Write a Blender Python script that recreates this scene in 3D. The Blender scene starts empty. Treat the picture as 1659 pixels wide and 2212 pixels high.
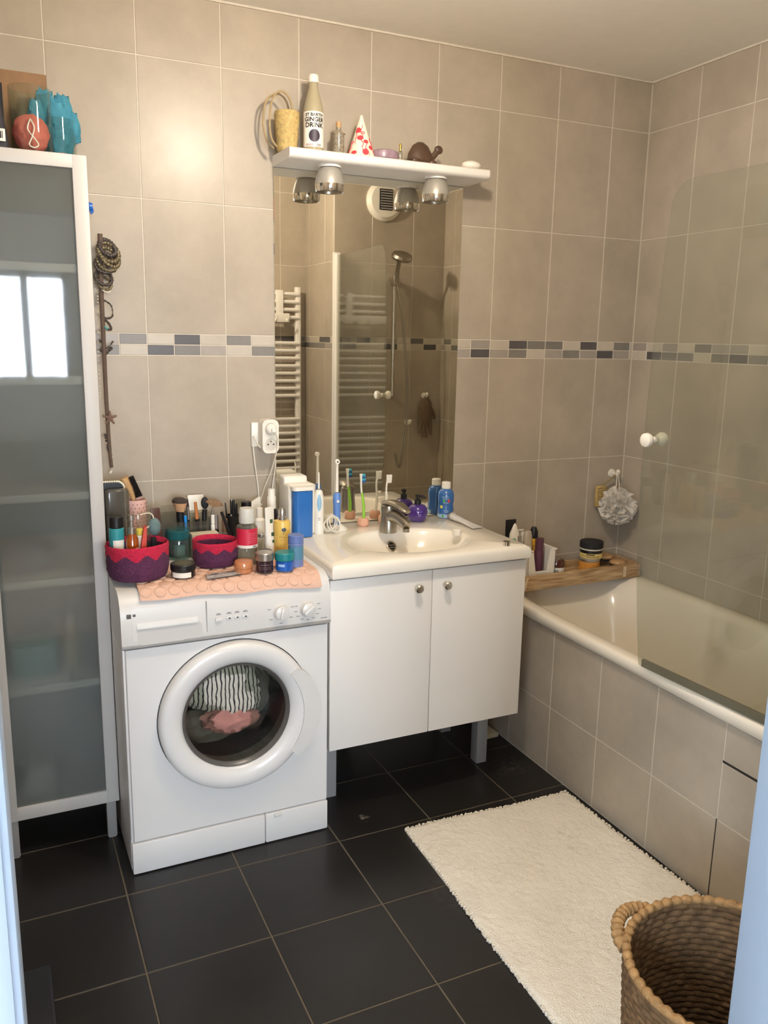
import bpy, bmesh, math, random
from mathutils import Vector, Matrix, noise
random.seed(7)
PI = math.pi
sc = bpy.context.scene
COL = sc.collection

# ------------------------------------------------------------------ camera
FPX = 1799.03
CAM = Vector((-.2044, -2.7271, 1.5268))
def _axes(rx, ry, rz):
    f = Vector((math.sin(ry)*math.cos(rx), math.cos(ry)*math.cos(rx), math.sin(rx)))
    r = Vector((math.cos(ry), -math.sin(ry), 0)); u = r.cross(f)
    return math.cos(rz)*r + math.sin(rz)*u, -math.sin(rz)*r + math.cos(rz)*u, f
RT, UP, FW = _axes(-.207, .4414, .0189)
cam = bpy.data.cameras.new('camera'); co = bpy.data.objects.new('camera', cam); COL.objects.link(co)
cam.sensor_fit = 'HORIZONTAL'; cam.sensor_width = 36; cam.lens = FPX/1659*36; cam.clip_start = .02
co.matrix_world = Matrix(((RT.x, UP.x, -FW.x, CAM.x), (RT.y, UP.y, -FW.y, CAM.y), (RT.z, UP.z, -FW.z, CAM.z), (0, 0, 0, 1)))
sc.camera = co
def _ray(x, y): return FW + RT*((x-829.5)/FPX) - UP*((y-1106)/FPX)
def H(x, y, z):                       # point of the photo measured on a level surface at height z
    v = _ray(x, y); return CAM + v*((z-CAM.z)/v.z)
def W(x, y, Y):                       # point of the photo measured on an upright plane at depth Y
    v = _ray(x, y); return CAM + v*((Y-CAM.y)/v.y)

# ------------------------------------------------------------------ materials
def rgb(h):
    h = h.lstrip('#'); o = []
    for i in (0, 2, 4):
        c = int(h[i:i+2], 16)/255
        o.append(c/12.92 if c <= .04045 else ((c+.055)/1.055)**2.4)
    return (*o, 1)
def mat(name, col, rough=.45, metal=0, spec=.5, nscale=0, namt=.15, bump=0, bscale=200, sss=0, coat=0, island=0, transl=0, btype='noise', bdist=.002):
    m = bpy.data.materials.new(name); m.use_nodes = True
    nt = m.node_tree; N = nt.nodes; L = nt.links
    b = N['Principled BSDF']
    col = rgb(col) if isinstance(col, str) else (*col[:3], 1)
    b.inputs['Base Color'].default_value = col
    b.inputs['Roughness'].default_value = rough; b.inputs['Metallic'].default_value = metal
    b.inputs['Specular IOR Level'].default_value = spec
    if coat: b.inputs['Coat Weight'].default_value = coat; b.inputs['Coat Roughness'].default_value = .05
    if sss: b.inputs['Subsurface Weight'].default_value = sss; b.inputs['Subsurface Radius'].default_value = (.01, .007, .005)
    tc = N.new('ShaderNodeTexCoord')
    src = None
    if nscale:
        n = N.new('ShaderNodeTexNoise'); n.inputs['Scale'].default_value = nscale; n.inputs['Detail'].default_value = 7; n.inputs['Roughness'].default_value = .62
        L.new(tc.outputs['Object'], n.inputs['Vector'])
        mr = N.new('ShaderNodeMapRange'); mr.inputs['From Min'].default_value = .3; mr.inputs['From Max'].default_value = .7
        mr.inputs['To Min'].default_value = 1-namt; mr.inputs['To Max'].default_value = 1+namt
        L.new(n.outputs['Fac'], mr.inputs['Value']); src = mr.outputs['Result']
    if island:
        g = N.new('ShaderNodeNewGeometry')
        mr = N.new('ShaderNodeMapRange'); mr.inputs['To Min'].default_value = 1-island; mr.inputs['To Max'].default_value = 1+island
        L.new(g.outputs['Random Per Island'], mr.inputs['Value'])
        if src is not None:
            mu = N.new('ShaderNodeMath'); mu.operation = 'MULTIPLY'; L.new(src, mu.inputs[0]); L.new(mr.outputs['Result'], mu.inputs[1]); src = mu.outputs[0]
        else: src = mr.outputs['Result']
    if src is not None:
        mx = N.new('ShaderNodeVectorMath'); mx.operation = 'SCALE'; mx.inputs[0].default_value = col[:3]
        L.new(src, mx.inputs['Scale']); L.new(mx.outputs['Vector'], b.inputs['Base Color'])
    if bump:
        if btype == 'noise': n = N.new('ShaderNodeTexNoise'); n.inputs['Detail'].default_value = 3; out = n.outputs['Fac']
        else: n = N.new('ShaderNodeTexVoronoi'); out = n.outputs['Distance']
        n.inputs['Scale'].default_value = bscale; L.new(tc.outputs['Object'], n.inputs['Vector'])
        bp = N.new('ShaderNodeBump'); bp.inputs['Strength'].default_value = bump; bp.inputs['Distance'].default_value = bdist
        L.new(out, bp.inputs['Height']); L.new(bp.outputs['Normal'], b.inputs['Normal'])
    if transl:
        t = N.new('ShaderNodeBsdfTranslucent'); t.inputs['Color'].default_value = col
        ms = N.new('ShaderNodeMixShader'); ms.inputs[0].default_value = transl
        L.new(b.outputs[0], ms.inputs[1]); L.new(t.outputs[0], ms.inputs[2]); L.new(ms.outputs[0], N['Material Output'].inputs['Surface'])
    return m
def glass(name, tint='#f2f7f5', haze=0, hazecol='#cfd4cf', rough=.02, ior=1.45, gain=1.0, blur=0):
    m = bpy.data.materials.new(name); m.use_nodes = True
    nt = m.node_tree; N = nt.nodes; L = nt.links; N.remove(N['Principled BSDF'])
    t = N.new('ShaderNodeBsdfTransparent'); t.inputs['Color'].default_value = rgb(tint)
    base = t.outputs[0]
    if blur:
        rf = N.new('ShaderNodeBsdfRefraction'); rf.inputs['Color'].default_value = rgb(tint); rf.inputs['Roughness'].default_value = .32; rf.inputs['IOR'].default_value = 1.35
        bm_ = N.new('ShaderNodeMixShader'); bm_.inputs[0].default_value = blur
        L.new(base, bm_.inputs[1]); L.new(rf.outputs[0], bm_.inputs[2]); base = bm_.outputs[0]
    if haze:
        d = N.new('ShaderNodeBsdfDiffuse'); d.inputs['Color'].default_value = rgb(hazecol)
        tr = N.new('ShaderNodeBsdfTranslucent'); tr.inputs['Color'].default_value = rgb(hazecol)
        dm = N.new('ShaderNodeMixShader'); dm.inputs[0].default_value = .45
        L.new(d.outputs[0], dm.inputs[1]); L.new(tr.outputs[0], dm.inputs[2])
        h = N.new('ShaderNodeMixShader'); h.inputs[0].default_value = haze
        L.new(base, h.inputs[1]); L.new(dm.outputs[0], h.inputs[2]); base = h.outputs[0]
    g = N.new('ShaderNodeBsdfGlossy'); g.inputs['Roughness'].default_value = rough
    lw = N.new('ShaderNodeLayerWeight'); lw.inputs['Blend'].default_value = .5
    pw = N.new('ShaderNodeMath'); pw.operation = 'POWER'; pw.inputs[1].default_value = 5; L.new(lw.outputs['Facing'], pw.inputs[0])
    f0 = ((ior-1)/(ior+1))**2
    fr = N.new('ShaderNodeMath'); fr.operation = 'MULTIPLY_ADD'; fr.inputs[1].default_value = 1-f0; fr.inputs[2].default_value = f0; L.new(pw.outputs[0], fr.inputs[0])
    fac = fr.outputs[0]
    if gain != 1:
        mu = N.new('ShaderNodeMath'); mu.operation = 'MULTIPLY'; mu.use_clamp = True; mu.inputs[1].default_value = gain
        L.new(fac, mu.inputs[0]); fac = mu.outputs[0]
    mx = N.new('ShaderNodeMixShader'); L.new(fac, mx.inputs[0]); L.new(base, mx.inputs[1]); L.new(g.outputs[0], mx.inputs[2])
    L.new(mx.outputs[0], N['Material Output'].inputs['Surface'])
    return m
def emit(name, col, s):
    m = bpy.data.materials.new(name); m.use_nodes = True
    b = m.node_tree.nodes['Principled BSDF']; b.inputs['Base Color'].default_value = (0, 0, 0, 1)
    b.inputs['Emission Color'].default_value = (*col, 1); b.inputs['Emission Strength'].default_value = s
    return m
def stripes(name, a, b_, scale, duty=.2, axis='X', rough=.8):
    m = mat(name, a, rough); nt = m.node_tree; N = nt.nodes; L = nt.links
    tc = N.new('ShaderNodeTexCoord'); w = N.new('ShaderNodeTexWave'); w.bands_direction = axis
    w.inputs['Scale'].default_value = scale; w.inputs['Distortion'].default_value = 2.5; w.inputs['Detail Scale'].default_value = 1.2
    L.new(tc.outputs['Object'], w.inputs['Vector'])
    cr = N.new('ShaderNodeValToRGB'); cr.color_ramp.elements[0].color = rgb(b_); cr.color_ramp.elements[1].color = rgb(a)
    cr.color_ramp.elements[0].position = duty; cr.color_ramp.elements[1].position = duty+.05
    L.new(w.outputs['Fac'], cr.inputs['Fac']); L.new(cr.outputs[0], N['Principled BSDF'].inputs['Base Color'])
    return m
def woodmat(name, c1, c2, scale=9, rough=.6, axis=(1, 14, 14)):
    m = mat(name, c1, rough); nt = m.node_tree; N = nt.nodes; L = nt.links
    tc = N.new('ShaderNodeTexCoord'); mp = N.new('ShaderNodeMapping'); mp.inputs['Scale'].default_value = axis
    n = N.new('ShaderNodeTexNoise'); n.inputs['Scale'].default_value = scale; n.inputs['Detail'].default_value = 8
    L.new(tc.outputs['Object'], mp.inputs['Vector']); L.new(mp.outputs['Vector'], n.inputs['Vector'])
    cr = N.new('ShaderNodeValToRGB'); cr.color_ramp.elements[0].color = rgb(c1); cr.color_ramp.elements[1].color = rgb(c2)
    cr.color_ramp.elements[0].position = .35; cr.color_ramp.elements[1].position = .65
    L.new(n.outputs['Fac'], cr.inputs['Fac']); L.new(cr.outputs[0], N['Principled BSDF'].inputs['Base Color'])
    bp = N.new('ShaderNodeBump'); bp.inputs['Strength'].default_value = .4; bp.inputs['Distance'].default_value = .002
    L.new(n.outputs['Fac'], bp.inputs['Height']); L.new(bp.outputs['Normal'], N['Principled BSDF'].inputs['Normal'])
    return m

TILE = mat('wall_tile', '#a89d8e', .30, spec=.26, nscale=4.5, namt=.12, island=.03, bump=.04, bscale=30)
GROUT = mat('wall_grout', '#c9c0b2', .8, nscale=60, namt=.08)
MOS = [mat('mosaic_cream', '#b9b0a2', .35, nscale=20, namt=.05, island=.05), mat('mosaic_taupe', '#9a928a', .35, nscale=20, namt=.06, island=.06),
       mat('mosaic_grey', '#78746f', .35, nscale=20, namt=.08, island=.08), mat('mosaic_charcoal', '#524f50', .35, nscale=20, namt=.1, island=.08)]
FTILE = mat('floor_tile', '#1e1c1b', .33, spec=.35, nscale=6, namt=.16, island=.08, bump=.06, bscale=60)
FGROUT = mat('floor_grout', '#5d5344', .85, nscale=50, namt=.15)
PLASTER = mat('ceiling_paint', '#f0ece4', .8, nscale=20, namt=.02)
WHITE = mat('white_lacquer', '#e4e0da', .4)
APPL = mat('appliance_white', '#dedcda', .33, coat=.2)
APPL2 = mat('appliance_panel_white', '#d7d5d2', .3, coat=.3)
GREYP = mat('grey_plastic', '#9b9894', .4)
CERAM = mat('white_ceramic', '#efe9dd', .14, coat=.4)
ACRYL = mat('tub_acrylic', '#e9e1d2', .15, coat=.4)
ALU = mat('painted_metal_white', '#c4c1bd', .42)
CHROME = mat('chrome', '#d9d6d0', .12, metal=1)
SATIN = mat('satin_metal', '#a39d92', .3, metal=1)
STEEL = mat('drum_steel', '#6f6c68', .35, metal=.9)
SILVER = mat('silver_cap', '#bab6b0', .28, metal=.9)
BLACK = mat('black_plastic', '#141315', .35)
BLACKM = mat('black_matte', '#17161a', .75)
MIRROR = mat('mirror_silver', '#f3f1e8', .012, metal=1)
WPLAS = mat('white_plastic', '#e8e3d8', .35)
GLASS = glass('clear_glass')
CLEARP = glass('clear_plastic', '#e6e6e0', haze=.06, hazecol='#dcdad4')
FROST = glass('frosted_glass', '#f2f4f3', haze=.28, hazecol='#a8adab', rough=.03, gain=1.3, blur=.18)
SCREEN = glass('shower_glass', '#f0f1ec', haze=.075, hazecol='#b5b2a8', rough=.015, gain=1.0)
DOORGLASS = glass('porthole_glass', '#dfe2dc', haze=.05, hazecol='#8f918a', rough=.02)  # haze puts a greenish grey reflection into the glass colour
WOODH = woodmat('hall_floor_wood', '#8a6a4c', '#a98763', 3, .4, (10, .6, 1))
TRAYW = woodmat('tray_wood', '#8f6f49', '#c3a680', 7, .7, (1.2, 14, 14))
WOODL = mat('light_wood', '#b48f62', .5, nscale=30, namt=.15)
STRAW = mat('straw', '#b39a62', .8, nscale=90, namt=.3, bump=.8, bscale=160)
ROPE = mat('straw_handle', '#9c8763', .8, nscale=60, namt=.2)

def smudge(m, spots, col):
    nt = m.node_tree; N = nt.nodes; L = nt.links; b = N['Principled BSDF']; src = b.inputs['Base Color'].links[0].from_socket
    g = N.new('ShaderNodeNewGeometry'); nz = N.new('ShaderNodeTexNoise'); nz.inputs['Scale'].default_value = 55; nz.inputs['Detail'].default_value = 4
    L.new(g.outputs['Position'], nz.inputs['Vector'])
    for x, y, r, a in spots:
        d = N.new('ShaderNodeVectorMath'); d.operation = 'DISTANCE'; d.inputs[1].default_value = (x, y, 0); L.new(g.outputs['Position'], d.inputs[0])
        mr = N.new('ShaderNodeMapRange'); mr.inputs['From Min'].default_value = r; mr.inputs['From Max'].default_value = 0; mr.inputs['To Max'].default_value = a; L.new(d.outputs['Value'], mr.inputs['Value'])
        mu = N.new('ShaderNodeMath'); mu.operation = 'MULTIPLY'; L.new(mr.outputs[0], mu.inputs[0])
        th = N.new('ShaderNodeMapRange'); th.inputs['From Min'].default_value = .48; th.inputs['From Max'].default_value = .68; L.new(nz.outputs['Fac'], th.inputs['Value']); L.new(th.outputs[0], mu.inputs[1])
        mx = N.new('ShaderNodeMix'); mx.data_type = 'RGBA';
        mx.inputs[7].default_value = rgb(col); L.new(mu.outputs[0], mx.inputs[0]); L.new(src, mx.inputs[6]); src = mx.outputs[2]
    L.new(src, b.inputs['Base Color'])
# ------------------------------------------------------------------ mesh builder
class MB:
    def __init__(s): s.v = []; s.f = []; s.m = []; s.flat = []
    def add(s, vs, fs, mi=0, X=None):
        o = len(s.v)
        s.v += [X @ Vector(v) if X is not None else Vector(v) for v in vs]
        for f in fs: s.f.append(tuple(i+o for i in f)); s.m.append(mi)
        return s
    def box(s, x0, x1, y0, y1, z0, z1, b=0, seg=2, mi=0, X=None):
        bm = bmesh.new(); bmesh.ops.create_cube(bm, size=1)
        for v in bm.verts: v.co = Vector(((x0+x1)/2+v.co.x*(x1-x0), (y0+y1)/2+v.co.y*(y1-y0), (z0+z1)/2+v.co.z*(z1-z0)))
        if b: bmesh.ops.bevel(bm, geom=bm.edges[:], offset=b, segments=seg, affect='EDGES', profile=.5, clamp_overlap=True)
        bm.verts.index_update()
        s.add([v.co.copy() for v in bm.verts], [[v.index for v in f.verts] for f in bm.faces], mi, X); bm.free(); return s
    def lathe(s, prof, c=(0, 0, 0), n=32, mi=0, X=None, wob=None, mis=None, sx=1, sy=1):
        vs = []; rows = []
        for r, z in prof:
            if r <= 1e-6: rows.append([len(vs)]); vs.append((c[0], c[1], c[2]+z))
            else:
                row = []
                for i in range(n):
                    a = 2*PI*i/n; rr = r*(wob(a, z) if wob else 1)
                    row.append(len(vs)); vs.append((c[0]+rr*math.cos(a)*sx, c[1]+rr*math.sin(a)*sy, c[2]+z))
                rows.append(row)
        for k in range(len(rows)-1):
            a, b = rows[k], rows[k+1]; fs = []
            for i in range(n):
                j = (i+1) % n
                if len(a) == 1 and len(b) == 1: continue
                if len(a) == 1: fs.append((a[0], b[j], b[i]))
                elif len(b) == 1: fs.append((a[i], a[j], b[0]))
                else: fs.append((a[i], a[j], b[j], b[i]))
            o = len(s.v)
            for fi, f in enumerate(fs): s.f.append(tuple(q+o for q in f)); s.m.append(mis(k, fi) if mis else mi)
        s.v += [X @ Vector(v) if X is not None else Vector(v) for v in vs]
        return s
    def tube(s, pts, r, n=8, closed=False, mi=0, X=None, flatx=1):
        pts = [Vector(p) for p in pts]; N = len(pts); vs = []; fs = []
        up = Vector((.13, .21, 1)).normalized()
        prev = None
        for i, p in enumerate(pts):
            if closed: t = pts[(i+1) % N]-pts[i-1]
            else: t = pts[min(i+1, N-1)]-pts[max(i-1, 0)]
            t.normalize()
            if prev is None:
                a = t.cross(up)
                if a.length < 1e-3: a = t.cross(Vector((1, 0, 0)))
            else: a = prev-t*prev.dot(t)
            a.normalize(); prev = a; b = t.cross(a)
            rr = r(i/(N-1)) if callable(r) else r
            for k in range(n):
                an = 2*PI*k/n; vs.append(p+a*(rr*math.cos(an)*flatx)+b*(rr*math.sin(an)))
        for i in range(N if closed else N-1):
            for k in range(n):
                j = (i+1) % N; k2 = (k+1) % n
                fs.append((i*n+k, i*n+k2, j*n+k2, j*n+k))
        if not closed: fs.append(tuple(range(n-1, -1, -1))); fs.append(tuple((N-1)*n+k for k in range(n)))
        return s.add(vs, fs, mi, X)
    def ball(s, c, r, n=24, mi=0, X=None, d=None):
        rx, ry, rz = r if isinstance(r, (tuple, list)) else (r, r, r)
        h = n//2; prof = [(math.sin(PI*i/h), -math.cos(PI*i/h)) for i in range(h+1)]
        prof[0] = (0, -1); prof[-1] = (0, 1)
        o = len(s.v); s.lathe(prof, n=n, mi=mi)
        for i in range(o, len(s.v)):
            q = s.v[i].copy(); k = 1+(d(q) if d else 0)
            v = Vector((c[0]+q.x*rx*k, c[1]+q.y*ry*k, c[2]+q.z*rz*k)); s.v[i] = X @ v if X is not None else v
        return s
    def prism(s, out, fn, mi=0):       # outline (a,b) extruded; fn(a,b,t) t in 0,1
        n = len(out); vs = [fn(a, b, 0) for a, b in out]+[fn(a, b, 1) for a, b in out]
        fs = [tuple(range(n-1, -1, -1)), tuple(range(n, 2*n))]+[(i, (i+1) % n, n+(i+1) % n, n+i) for i in range(n)]
        return s.add(vs, fs, mi)
    def grid(s, nu, nv, fn, mi=0, X=None, mif=None):
        vs = [fn(i/nu, j/nv) for j in range(nv+1) for i in range(nu+1)]
        o = len(s.v); s.v += [X @ Vector(v) if X is not None else Vector(v) for v in vs]
        for j in range(nv):
            for i in range(nu):
                a = j*(nu+1)+i+o; s.f.append((a, a+1, a+nu+2, a+nu+1)); s.m.append(mif(i, j) if mif else mi)
        return s
    def blob(s, fn, ru, rv, mi=0, n=18, rings=4):   # round patch laid on a curved surface
        vs = [fn(0, 0)]; fs = []
        for k in range(1, rings+1):
            for i in range(n): a = 2*PI*i/n; vs.append(fn(ru*k/rings*math.cos(a), rv*k/rings*math.sin(a)))
        for i in range(n): fs.append((0, 1+i, 1+(i+1) % n))
        for k in range(rings-1):
            for i in range(n): j = (i+1) % n; fs.append((1+k*n+i, 1+(k+1)*n+i, 1+(k+1)*n+j, 1+k*n+j))
        return s.add(vs, fs, mi)
    def text(s, st, size, fn, mi=0, bold=0):
        cu = bpy.data.curves.new('lettering', 'FONT'); cu.body = st; cu.size = size; cu.align_x = 'CENTER'; cu.align_y = 'CENTER'; cu.resolution_u = 3; cu.offset = bold*size
        ob = bpy.data.objects.new('lettering', cu); COL.objects.link(ob)
        dg = bpy.context.evaluated_depsgraph_get(); me = bpy.data.meshes.new_from_object(ob.evaluated_get(dg))
        bm = bmesh.new(); bm.from_mesh(me)
        for k in range(-40, 41): bmesh.ops.bisect_plane(bm, geom=bm.verts[:]+bm.edges[:]+bm.faces[:], plane_co=(k*size*.14, 0, 0), plane_no=(1, 0, 0))
        bm.verts.index_update()
        s.add([fn(v.co.x, v.co.y) for v in bm.verts], [[v.index for v in f.verts] for f in bm.faces], mi)
        bm.free(); bpy.data.meshes.remove(me); bpy.data.objects.remove(ob); bpy.data.curves.remove(cu); return s
    def build(s, name, mats, parent=None, world=False, ang=38, normals=True):
        me = bpy.data.meshes.new(name)
        off = Vector((0, 0, 0))
        if world and parent is not None:
            q = parent
            while q.parent is not None: q = q.parent
            off = q.location
        me.from_pydata([tuple(v-off) for v in s.v], [], s.f)
        mats = mats if isinstance(mats, (list, tuple)) else [mats]
        for m in mats: me.materials.append(m)
        for p, k in zip(me.polygons, s.m): p.material_index = k; p.use_smooth = True
        if normals:
            bm = bmesh.new(); bm.from_mesh(me); bmesh.ops.recalc_face_normals(bm, faces=bm.faces[:]); bm.to_mesh(me); bm.free()
        me.set_sharp_from_angle(angle=math.radians(ang)); me.update()
        o = bpy.data.objects.new(name, me); COL.objects.link(o)
        if parent is not None: o.parent = parent
        return o
def tag(o, label=None, cat=None, group=None, kind=None):
    if label: o['label'] = label
    if cat: o['category'] = cat
    if group: o['group'] = group
    if kind: o['kind'] = kind
    return o
def thing(name, label, cat, loc=(0, 0, 0), rz=0, group=None):
    o = bpy.data.objects.new(name, None); COL.objects.link(o); o.empty_display_size = .05
    o.location = loc; o.rotation_euler = (0, 0, rz); return tag(o, label, cat, group)
def struct(o): o['kind'] = 'structure'; return o
def T3(x, y, z): return Matrix.Translation((x, y, z))
def RX(a): return Matrix.Rotation(a, 4, 'X')
def RY(a): return Matrix.Rotation(a, 4, 'Y')
def RZ(a): return Matrix.Rotation(a, 4, 'Z')
def ngon(n, r, cx=0, cy=0, ph=0): return [(cx+r*math.cos(2*PI*i/n+ph), cy+r*math.sin(2*PI*i/n+ph)) for i in range(n)]
def rrect(a0, a1, b0, b1, r, n=5):
    o = []
    for cx, cy, s in ((a1-r, b1-r, 0), (a0+r, b1-r, 1), (a0+r, b0+r, 2), (a1-r, b0+r, 3)):
        for i in range(n+1): a = PI/2*(s+i/n); o.append((cx+r*math.cos(a), cy+r*math.sin(a)))
    return o
def spline(pts, n=10, closed=False):
    P = [Vector(p) for p in pts]; o = []; N = len(P)
    for i in range(N if closed else N-1):
        if closed: a, b, c, d = P[i-1], P[i], P[(i+1) % N], P[(i+2) % N]
        else: a, b, c, d = P[max(i-1, 0)], P[i], P[i+1], P[min(i+2, N-1)]
        for k in range(n):
            t = k/n; o.append(.5*((2*b)+(c-a)*t+(2*a-5*b+4*c-d)*t*t+(3*b-a-3*c+d)*t**3))
    if not closed: o.append(P[-1])
    return o

# ------------------------------------------------------------------ room
XL, XR = -.47, 2.197            # left and right walls
YA, YC, XB = -2.09, -1.63, 1.52  # door wall, bath end wall, side of the partition
ZT = 2.508
HZ = [-.143, .257, .657, 1.057, 1.457, 1.524, 1.924, 2.324, 2.724]
BAND = (1.457, 1.4905, 1.524)
def tiles(mb, P, u0, u1, z0, z1, uorg, step, mos, holes=()):
    """raised tiles on a wall face. P(u,z,d) -> point, d = height off the face"""
    def tile(a, b, c, d, mi, g=.0016, h=.0013, ch=.0012):
        for ho in holes:
            if a >= ho[0]-1e-4 and b <= ho[1]+1e-4 and c >= ho[2]-1e-4 and d <= ho[3]+1e-4: return
        a += g; b -= g; c += g; d -= g
        if b-a < .003 or d-c < .003: return
        vs = [P(a, c, 0), P(b, c, 0), P(b, d, 0), P(a, d, 0), P(a+ch, c+ch, h), P(b-ch, c+ch, h), P(b-ch, d-ch, h), P(a+ch, d-ch, h)]
        mb.add(vs, [(4, 5, 6, 7), (0, 1, 5, 4), (1, 2, 6, 5), (2, 3, 7, 6), (3, 0, 4, 7)], mi)
    def cuts(lo, hi, st):
        k = math.ceil((lo-uorg)/st+1e-6); o = [lo]
        while uorg+k*st < hi-1e-4: o.append(uorg+k*st); k += 1
        return o+[hi]
    us = cuts(u0, u1, step)
    for a, b in zip(us, us[1:]):
        for c, d in zip(HZ, HZ[1:]):
            if abs(c-1.457) < 1e-4: continue
            c2, d2 = max(c, z0), min(d, z1)
            if d2 > c2: 
                cut = [ho for ho in holes if a < ho[1] and b > ho[0] and c2 < ho[3] and d2 > ho[2]]
                if not cut: tile(a, b, c2, d2, 1)
                else:
                    ho = cut[0]
                    if a < ho[0]: tile(a, ho[0], c2, d2, 1)
                    if b > ho[1]: tile(ho[1], b, c2, d2, 1)
                    aa, bb = max(a, ho[0]), min(b, ho[1])
                    if c2 < ho[2]: tile(aa, bb, c2, ho[2], 1)
                    if d2 > ho[3]: tile(aa, bb, ho[3], d2, 1)
    if z0 < BAND[0] < z1:
        ms = cuts(u0, u1, step/3)
        for a, b in zip(ms, ms[1:]):
            k = math.floor(((a+b)/2-uorg)/(step/3)+1e-6)
            if any((a+b)/2 > ho[0] and (a+b)/2 < ho[1] for ho in holes if ho[3] > 1.52 and ho[2] < 1.4): continue
            for row, (c, d) in enumerate(((BAND[0], BAND[1]), (BAND[1], BAND[2]))): tile(a, b, c, d, 2+mos(k, row), .0014)
WM = [GROUT, TILE]+MOS
def rndmos(seed):
    R = {}
    rg = random.Random(seed)
    def f(k, row):
        if (k, row) not in R: R[(k, row)] = rg.choice([0, 0, 0, 1, 1, 2, 2, 3])
        return R[(k, row)]
    return f
_r = rndmos(3)
BT = {2: 2, 3: 0, 4: 3, 5: 0, 6: 2, 7: 0, 16: 0, 17: 1, 18: 0, 19: 3, 20: 2, 21: 2, 22: 0, 23: 3, 24: 0, 25: 2, 26: 0}
BB = {1: 2, 2: 0, 3: 3, 4: 2, 5: 1, 6: 0, 7: 2, 16: 1, 17: 3, 18: 1, 19: 2, 20: 0, 21: 1, 22: 2, 23: 1, 24: 3, 25: 1, 26: 0}
def backmos(k, row):
    d = BT if row else BB
    return d[k] if k in d else _r(k, row)
RTm = [1, 0, 1, 0, 2, 1, 1, 0, 2, 0]; RBm = [0, 3, 2, 2, 0, 2, 3, 2, 0, 1]
def rightmos(k, row):
    q = -k-1
    return (RTm if row else RBm)[q % 10]
m = MB(); m.box(XL-.1, XR+.1, 0, .1, -.1, ZT+.1)
tiles(m, lambda u, z, d: (u, -d, z), XL, XR, 0, ZT, 0, .252, backmos)
struct(m.build('wall_back', WM, ang=30))
m = MB(); m.box(XR, XR+.1, YC-.1, 0, -.1, ZT+.1)
tiles(m, lambda u, z, d: (XR-d, u, z), YC, 0, 0, ZT, -.004, .252, rightmos)
struct(m.build('wall_right', WM, ang=30))
m = MB(); m.box(XL-.1, XL, YA-.12, 0, -.1, ZT+.1)
tiles(m, lambda u, z, d: (XL+d, u, z), YA, 0, 0, ZT, -.05, .252, rndmos(5))
struct(m.build('wall_left', WM, ang=30))
# partition beside the bath: its side and the wall at the end of the bath
m = MB(); m.box(XB, XR+.1, YA-.12, YC, -.1, ZT+.1)
tiles(m, lambda u, z, d: (u, YC+d, z), XB, XR, 0, ZT, XB-.03, .252, rndmos(11))
tiles(m, lambda u, z, d: (XB-d, u, z), YA, YC, 0, ZT, -1.76, .252, rndmos(12))
struct(m.build('wall_partition', WM, ang=30))
# door wall with the opening
DX0, DX1, DZ = -.213, .608, 2.04
m = MB()
m.box(XL-.1, DX0-.02, YA-.12, YA, -.1, ZT+.1); m.box(DX1+.02, XB, YA-.12, YA, -.1, ZT+.1); m.box(DX0-.02, DX1+.02, YA-.12, YA, DZ+.02, ZT+.1)
tiles(m, lambda u, z, d: (u, YA+d, z), XL, XB, 0, ZT, XB-.15-.252*9, .252, rndmos(13), holes=[(DX0-.02, DX1+.02, -.2, DZ+.02)])
struct(m.build('wall_front', WM, ang=30))
# floor
m = MB(); m.box(XL-.1, XR+.1, YA-.12, .1, -.1, 0)
FX0, FS, FY0 = .0407, .3164, -.274
xs = [XL]+[FX0+FS*k for k in range(-2, 7) if XL < FX0+FS*k < 1.53]+[1.53]
ys = [YA]+[FY0+FS*k for k in range(-8, 2) if YA < FY0+FS*k < 0]+[0]
for a, b in zip(xs, xs[1:]):
    for c, d in zip(ys, ys[1:]):
        g = .0019; h = .001
        m.add([(a+g, c+g, 0), (b-g, c+g, 0), (b-g, d-g, 0), (a+g, d-g, 0), (a+g+h, c+g+h, h), (b-g-h, c+g+h, h), (b-g-h, d-g-h, h), (a+g+h, d-g-h, h)],
              [(4, 5, 6, 7), (0, 1, 5, 4), (1, 2, 6, 5), (2, 3, 7, 6), (3, 0, 4, 7)], 1)
smudge(FTILE, [(*H(783, 1769, 0).xy, .03, .8), (*H(1100, 1655, 0).xy, .09, .35), (*H(985, 1920, 0).xy, .12, .12)], '#8c857b')
struct(m.build('floor', [FGROUT, FTILE], ang=30))
m = MB(); m.box(XL-.1, XR+.1, YA-.12, .1, ZT, ZT+.1); struct(m.build('ceiling', PLASTER))
# ceiling joint bead along the tiles
m = MB(); m.box(XL, XR, -.006, 0, ZT-.006, ZT); m.box(XR-.006, XR, YC, 0, ZT-.006, ZT); struct(m.build('trim_1', GROUT))

# door lining and casing
DP = mat('door_paint', '#8f9eb0', .4)
m = MB()
for a, b in ((DX0-.02, DX0), (DX1, DX1+.02)): m.box(a, b, YA-.13, YA+.005, 0, DZ+.02, .002)
m.box(DX0, DX1, YA-.13, YA+.005, DZ, DZ+.02, .002)
d1 = struct(m.build('door_1', DP))
m = MB(); pr = [(0, 0), (.07, 0), (.07, .012), (.055, .018), (.012, .018), (0, .010)]
m.prism(pr, lambda a, b, t: (DX0-.005-a, YA-.13-b, t*(DZ+.09)))
m.prism(pr, lambda a, b, t: (DX1+.005+a, YA-.13-b, t*(DZ+.09)))
m.box(DX0-.075, DX1+.075, YA-.148, YA-.13, DZ+.005, DZ+.075, .003)
m.build('door_casing', DP, d1)

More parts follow.
